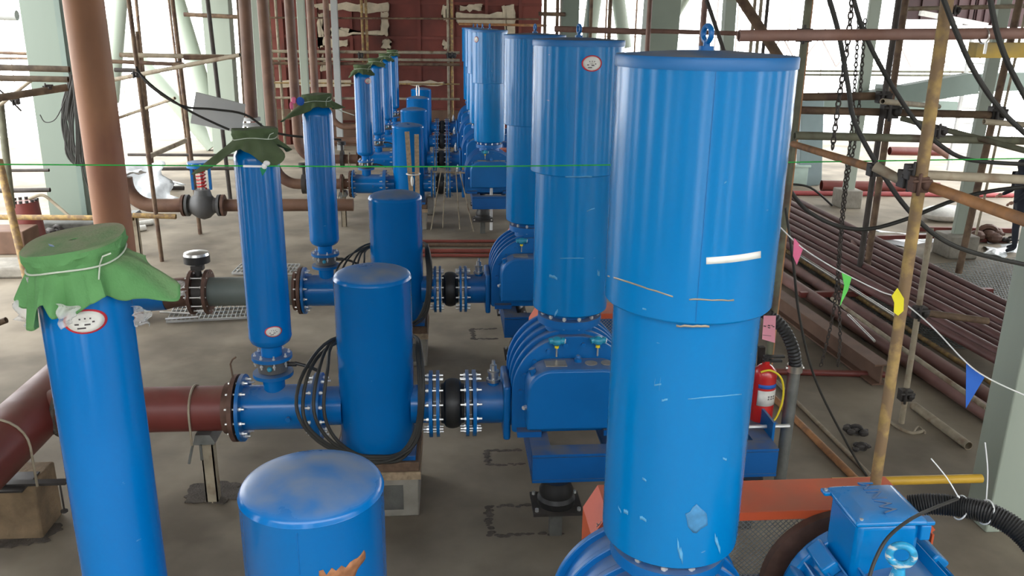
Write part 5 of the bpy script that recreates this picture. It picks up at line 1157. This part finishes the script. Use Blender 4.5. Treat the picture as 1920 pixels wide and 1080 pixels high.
for a, b, r_, m_, lb in (((225, 103, 15.5), (440, 107, 15.5), .04, PALETUBE, 'pale ledger tube level with the board top'), ((205, 115, 16), (345, 121, 16), .035, RUST, 'dark ledger tube under the pale one, left'), ((345, 108, 15), (420, 108, 15), .04, RUST, 'brown ledger stub beside the pale far column'),
                         ((215, 149, 15.2), (450, 103, 14.2), .035, PALETUBE, 'pale tube rising to the right across the left opening'), ((222, 221, 18), (328, 184, 17), .03, PALETUBE, 'thin pale tube rising right low in the left opening'), ((345, 27, 26), (450, 32, 26), .06, RUST, 'dark ledger high in the left opening'),
                         ((215, 131, 17), (255, 132, 17), .04, DARKTUBE, 'short dark ledger right of the tall brown pipe'), ((278, 294, 17), (352, 262, 19), .05, PALETUBE, 'worn tube propped low across the left opening'),
                         ((240, 290, 21), (440, 291, 21), .035, DARKTUBE, 'dark floor level tube in the left opening, far one'), ((230, 317, 18), (440, 316, 18), .035, DARKTUBE, 'dark floor level tube in the left opening, middle one'), ((250, 352, 16.5), (345, 353, 16.5), .04, DARKTUBE, 'dark floor level tube behind the control valve'),
                         ((-20, 407, 14.5), (250, 409, 14.5), .045, OCHRE, 'ochre tube low at the left edge behind the green cover'), ((250, 404, 14.5), (330, 406, 14.5), .045, OCHRE, 'ochre tube end right of the tall brown pipe'),
                         ((-20, 320, 16), (92, 319, 16), .03, DARKTUBE, 'dark tube at the left edge, upper low one'), ((-20, 358, 15.5), (94, 356, 15.5), .04, DARKTUBE, 'dark tube at the left edge, lower low one'),
                         ((-20, 98, 20), (56, 101, 20), .035, RUST, 'thin dark ledger at the left edge, topmost'), ((-20, 109, 20), (56, 110, 20), .025, RUST, 'thin dark ledger at the left edge, second'),
                         ((-20, 126, 13), (130, 130, 13), .045, WEATH, 'weathered tube crossing the broad column, upper one'), ((-20, 146, 12.5), (128, 149, 12.5), .042, WEATH, 'weathered tube crossing the broad column, middle one'), ((-20, 186, 11.5), (126, 164, 12), .048, WEATH, 'weathered tube crossing the broad column, lower one'),
                         ((-10, 205, 14), (60, 150, 14), .025, PALETUBE, 'thin pale tube rising at the left edge'), ((-20, 150, 13), (40, 208, 13), .012, CABLE, 'thin dark wire crossing at the left edge'), ((0, 28, 18), (32, 29, 18), .10, BOARD, 'short grey beam end at the top left edge')):
    tube2(a, b, r_, m_, lb)
tube2((-2, 300, 13), (60, 565, None), .055, OCHRE, 'ochre orange leaning pole at the far left')
tube2((0, 190, 15), (22, 390, 15), .06, OLIVE, 'olive pole at the far left edge')
tube2((12, 600, 8), (-20, 612, 8), .03, RUST, 'rusty tube end low at the left edge')
for (x_, y_, Y_, lb) in ((255, 140, 14.4, 'on the thick rusty pole'), (335, 120, 16.4, 'on the rusty pole left of the board'), (400, 113, 18.8, 'on the dark pole'), (92, 165, 11.9, 'on the lower weathered tube'), (30, 190, 13, 'near the left edge')): coupler(x_, y_, Y_, 'dark coupler ' + lb, .045)
# drum and odds at left
p = at(62, 455, Z=0); t = thing('red_drum', 'dark red ribbed drum standing at the left edge', 'drum', p)
mb = MB(); mb.cyl(p, p+Vector((-.05, 0, .78)), .245, n=28); mb.build('body', REDPIPE, t)
mb = MB()
for i in range(14): a = 2*PI*i/14; mb.cyl(p+Vector((-.05+.22*math.cos(a), .22*math.sin(a), .78)), p+Vector((-.05+.22*math.cos(a), .22*math.sin(a), .83)), .03, n=6)
mb.build('bolt_ring', IRON, t)
pipe_run([p+Vector((.1, -.1, .85)), p+Vector((.35, -.1, .92)), p+Vector((.55, -.1, .75)), p+Vector((.85, -.2, .5))], .03, PALETUBE, 'old_hose', 'old pale hose curving off the red drum', 'hose', 8, 5)
mb = MB(); q = at(10, 470, Z=0); mb.box((q.x-.6, q.y-.3, 0), (q.x+.5, q.y+.3, .42)); tag(mb.build('brown_crate', IBEAM, bevel=.02), 'brown scrap crate beside the red drum', 'crate')
mb = MB(); q = at(20, 510, Z=0); mb.box((q.x-1.2, q.y-.4, 0), (q.x+.6, q.y+.3, .18)); tag(mb.build('stone_kerb', CONC, bevel=.04), 'pale concrete kerb at the left edge behind the green cover', 'kerb')
mb = MB(); q = at(150, 432, Z=0); mb.box((q.x-1.1, q.y-.3, 0), (q.x+.9, q.y+.4, .22)); tag(mb.build('dark_ledge', CONCD, bevel=.03), 'dark rubble ledge at the foot of the broad left column', 'ledge')
mb = MB(); q = at(200, 430, Z=0); tag(lump(110, 440, .16, 'dark scrap heap beside the red drum', IRON, 9), 'dark scrap heap beside the red drum', 'scrap')
for i_, (x_, y_) in enumerate(((258, 435), (272, 424))):
    p = at(x_, y_, Z=0); mb = MB(); mb.cyl(p+Vector((-.1, -.05, .06)), p+Vector((.12, .12, .06)), .06, n=12); tag(mb.build('pale_roller', LABELW), ('short pale roller on the floor by the tall brown pipe, nearer', 'short pale roller on the floor by the tall brown pipe, farther')[i_], 'roller')

# ------------------------------------------------------------------ far right structures
t = thing('green_girder', 'grey green sloping plate girder behind the ochre pole', 'beam', at(1700, 200, Y=18.5))
P = [at(1590, 180, Y=18.5), at(1820, 138, Y=18.5), at(1835, 139, Y=18.5), at(1835, 175, Y=18.5), at(1700, 196, Y=18.5), at(1640, 208, Y=18.5), at(1590, 210, Y=18.5)]
mb = MB(); mb.prism(P, (0, .3, 0)); mb.build('web', GREENDARK, t)
mb = MB(); P = [at(1900, 137, Y=18.7), at(1990, 135, Y=18.7), at(1990, 168, Y=18.7), at(1840, 172, Y=18.7), at(1840, 140, Y=18.7)]; mb.prism(P, (0, .3, 0)); tag(mb.build('green_girder', GREENDARK), 'grey green girder at the right edge', 'beam')
mb = MB(); a = at(1505, 188, Y=22.5); b = at(1790, 200, Y=22.5); mb.bar(a, b, .3, .28); tag(mb.build('grey_beam', GREENDARK), 'dark grey beam above the far blue grey column', 'beam')
mb = MB(); mb.box(at(1682, 160, Y=18.55)-Vector((.3, 0, .2)), at(1682, 160, Y=18.55)+Vector((.55, .4, .0))); tag(mb.build('dark_box', GREENDARK), 'dark box on the sloping girder', 'box')
mb = MB(); p = at(1497, 345, Z=0); mb.box((p.x-.5, p.y-.3, 0), (p.x+.1, p.y+.3, .5)); mb.box((p.x-.56, p.y-.34, .5), (p.x+.15, p.y+.34, .56)); tag(mb.build('pale_trough', mat('pale_green_plastic', (.36, .47, .42), .5), bevel=.01), 'pale green trough beside the far blue grey column', 'trough')
mb = MB(); mb.cyl(at(1540, 348, Z=.15), at(1760, 352, Z=.15), .14, n=18, hollow=.02); tag(mb.build('maroon_pipe', REDPIPE), 'thick maroon pipe lying behind the far pale column', 'pipe')
mb = MB(); mb.cyl(at(1485, 362, Z=.06), at(1900, 366, Z=.06), .06, n=12); tag(mb.build('red_pipe', mat('bright_red_primer', (.32, .06, .06), .6)), 'long pinkish red pipe lying on the floor at right', 'pipe')
tube2((1668, 283, 21), (1780, 285, 21), .11, REDPIPE, 'short thick maroon pipe raised behind the ochre pole')
tube2((1745, 270, 20), (1780, 292, 20), .1, PINKTUBE, 'bent pinkish pipe end behind the ochre pole')
for y_, x0_, x1_, lb in ((429, 1720, 1905, 'farther'), (447, 1775, 1890, 'nearer')): mb = MB(); mb.bar(at(x0_, y_, Z=.05), at(x1_, y_+3, Z=.05), .09, .09); tag(mb.build('red_bar', REDPIPE), f'red bar lying on the floor near the right column, {lb} one', 'bar')
scrap([at(1640, 430, Z=.03), at(1760, 440, Z=.03), at(1768, 468, Z=.03), at(1640, 455, Z=.03)], 'shiny plastic sheet on the floor left of the nearer pale column', PLASTIC2, amp=.03, n=24)
scrap([at(1850, 452, Z=.03), at(1925, 462, Z=.03), at(1925, 490, Z=.03), at(1845, 475, Z=.03)], 'shiny plastic sheet on the floor right of the nearer pale column', PLASTIC2, amp=.03, n=24)
lump(1848, 452, .28, 'rusty iron scrap heap beside the nearer pale column', RUSTFL, 5, 'scrap'); lump(1895, 456, .12, 'dark small fitting on the plastic sheet', IRON, 6, 'scrap')
mb = MB(); a = at(1775, 400, Z=.15); mb.ball(a, .5, (1.2, .8, .35), 16, 8); tag(mb.build('white_sack', LABELW), 'white sack lying behind the nearer pale column', 'sack')
# ladder
t = thing('pale_ladder', 'pale ladder leaning behind the nearer pale column', 'ladder', at(1795, 330, Y=19))
for (a, b) in (((1825, 60), (1778, 320)), ((1870, 60), (1832, 320))):
    mb = MB(); mb.bar(at(*a, Y=19), at(*b, Y=19), .07, .07, up=(0, 1, 0)); mb.build('rail', WHITEP, t)
for i in range(9):
    y_ = 62+i*28; k = (y_-60)/260; mb = MB(); mb.cyl(at(1825-47*k, y_, Y=19), at(1870-38*k, y_+1, Y=19), .025, n=8); mb.build('rung', WHITEP, t)
# far red cladding, top right
for (x0_, x1_, y0_, y1_, lb) in ((1700, 1825, -40, 38, 'left of the nearer pale column'), (1826, 1870, -40, 48, 'behind the nearer pale column'), (1895, 1990, -40, 52, 'at the top right corner')):
    a = at(x0_, y0_, Y=24); b = at(x1_, y1_, Y=24); mb = MB(); mb.box((a.x, 24, b.z), (b.x, 24.2, a.z+1)); 
    for k in range(4): x_ = a.x+(b.x-a.x)*k/4; mb.box((x_, 23.94, b.z), (x_+.12, 24, a.z+1))
    tag(mb.build('red_cladding', DARKRED), 'dark red cladding panel ' + lb, 'cladding')
tube2((1680, 17, 14), (1990, 10, 14), .035, PALETUBE, 'thin pale tube across the top right cladding')
mb = MB(); mb.bar(at(1725, 24, Y=21), at(1850, 48, Y=21), .1, .12); tag(mb.build('white_beam', LABELW), 'white beam end under the red cladding', 'beam')
# distant scaffold / truss lattice outside, individual thin tubes
grpL = 'thin distant scaffold tubes against the bright sky'
NTH = 'first second third fourth fifth sixth seventh eighth ninth tenth eleventh twelfth thirteenth fourteenth fifteenth sixteenth seventeenth eighteenth nineteenth twentieth twenty-first twenty-second twenty-third twenty-fourth'.split()
def distant(a, b, r, m, label, group, name='distant_tube'):
    mb = MB(); mb.cyl(a, b, r, n=6); tag(mb.build(name, m), label, 'scaffold tube', group)
rnd = random.Random(3)
FT = mat('hazy_tube', (.30, .26, .24), .8)
for i in range(18):
    x = -24+i*1.0+rnd.uniform(-.2, .2); y = 33+rnd.uniform(-.5, 4); distant((x, y, -3), (x+rnd.uniform(-.1, .1), y, 6.5), .028, FT, f'thin distant upright tube outside, {NTH[17-i]} one left of the red wall', 'thin distant upright tubes left of the red wall')
for j, z in enumerate((-.6, .6, 1.9, 3.1, 4.4)): distant((-25, 33.5+j*.2, z), (-6.6, 33.5+j*.2, z+.05), .026, FT, f'thin distant level tube outside left of the red wall, {NTH[j]} from the bottom', 'thin distant level tubes left of the red wall')
for i in range(24):
    x = 8+i*1.1+rnd.uniform(-.2, .2); y = 32.5+rnd.uniform(-.5, 4); distant((x, y, -3), (x+rnd.uniform(-.1, .1), y, 6.5), .028, FT, f'thin distant upright tube outside, {NTH[i]} one right of the sage green column', 'thin distant upright tubes at the right')
for j, z in enumerate((-.6, .3, 1.3, 2.6, 3.6, 4.6)): distant((4, 33+j*.2, z), (34, 33+j*.2, z+.05), .026, FT, f'thin distant level tube outside right of the red wall, {NTH[j]} from the bottom', 'thin distant level tubes at the right')
for k in range(8): x = 12+k*1.5; distant((x, 32.4, 2.6), (x+.75, 32.4, 3.7), .03, FT, f'rising diagonal of the distant truss outside at right, {NTH[k]} from the left', 'diagonals of the distant truss'); distant((x+.75, 32.4, 3.7), (x+1.5, 32.4, 2.6), .03, FT, f'falling diagonal of the distant truss outside at right, {NTH[k]} from the left', 'diagonals of the distant truss')
for i in range(7): x = 3.6+i*.55; distant((x, 31.5, 0), (x, 31.5, 6), .035, RUST, f'rusty distant upright tube beside the right end of the red wall, {NTH[i]} one', 'rusty distant upright tubes by the red wall')
# wall-less fence rails far right
for j, (y_, lb) in enumerate(((133, 'upper'), (140, 'lower'))): tube2((1500, y_, 23), (1830, y_+2, 23), .03, OLIVE, f'thin guard rail far right of the silencers, {lb} one')

# ------------------------------------------------------------------ person at the right edge
def person():
    Yp = 14.6; base = at(1912, 470, Z=0); x = base.x-.17; y = base.y
    J = {'pelvis': (x+.02, y, .93), 'spine': (x+.0, y, 1.15), 'chest': (x-.05, y, 1.38), 'neck': (x-.08, y, 1.53), 'head': (x-.12, y, 1.63), 'top': (x-.13, y, 1.76),
         'hipl': (x-.02, y-.1, .88), 'kneel': (x-.08, y-.1, .48), 'ankl': (x-.02, y-.1, .08), 'toel': (x-.2, y-.12, .03),
         'hipr': (x+.04, y+.1, .88), 'kneer': (x+.08, y+.12, .48), 'ankr': (x+.14, y+.12, .08), 'toer': (x-.02, y+.12, .03),
         'shl': (x-.05, y-.19, 1.44), 'ell': (x-.10, y-.25, 1.15), 'wrl': (x-.30, y-.22, .98), 'shr': (x-.05, y+.19, 1.44), 'elr': (x-.02, y+.24, 1.15), 'wrr': (x-.25, y+.2, 1.05)}
    Rr = dict(pelvis=.14, spine=.135, chest=.15, neck=.06, head=.09, top=.07, hipl=.1, kneel=.068, ankl=.045, toel=.035, hipr=.1, kneer=.068, ankr=.045, toer=.035, shl=.065, ell=.05, wrl=.033, shr=.065, elr=.05, wrr=.033)
    E = [('pelvis', 'spine'), ('spine', 'chest'), ('chest', 'neck'), ('neck', 'head'), ('head', 'top'), ('pelvis', 'hipl'), ('hipl', 'kneel'), ('kneel', 'ankl'), ('ankl', 'toel'), ('pelvis', 'hipr'), ('hipr', 'kneer'), ('kneer', 'ankr'), ('ankr', 'toer'),
         ('chest', 'shl'), ('shl', 'ell'), ('ell', 'wrl'), ('chest', 'shr'), ('shr', 'elr'), ('elr', 'wrr')]
    K = list(J); o3 = Vector((x, y, 0)); me = bpy.data.meshes.new('person'); me.from_pydata([Vector(J[k])-o3 for k in K], [(K.index(a), K.index(b)) for a, b in E], []); me.materials.append(DARKCLOTH)
    o = bpy.data.objects.new('person', me); C.objects.link(o); o.location = o3
    sk = o.modifiers.new('skin', 'SKIN'); sk.use_smooth_shade = True
    for i, k in enumerate(K): me.skin_vertices[0].data[i].radius = (Rr[k], Rr[k]); me.skin_vertices[0].data[i].use_root = (i == 0)
    sb = o.modifiers.new('sub', 'SUBSURF'); sb.levels = 2; sb.render_levels = 2
    tag(o, 'person in dark workwear standing half out of frame at the right edge', 'person'); ORG[o.name] = o3
    for s, (wx, wy, wz) in ((0, J['wrl']), (1, J['wrr'])):
        mb = MB(); mb.ball((wx-.04, wy, wz-.01), .04, (1.2, .5, .9), 12, 8)
        for f in range(4): mb.tube([(wx-.06, wy-.02+.013*f, wz-.01), (wx-.10, wy-.024+.015*f, wz-.03), (wx-.115-.005*(f in (1, 2)), wy-.024+.015*f, wz-.065)], [.010, .009, .007], 8)
        mb.tube([(wx-.03, wy-.03, wz), (wx-.06, wy-.05, wz+.01), (wx-.085, wy-.05, wz-.005)], [.011, .010, .008], 8); mb.build('hand', SKIN, o)
person()
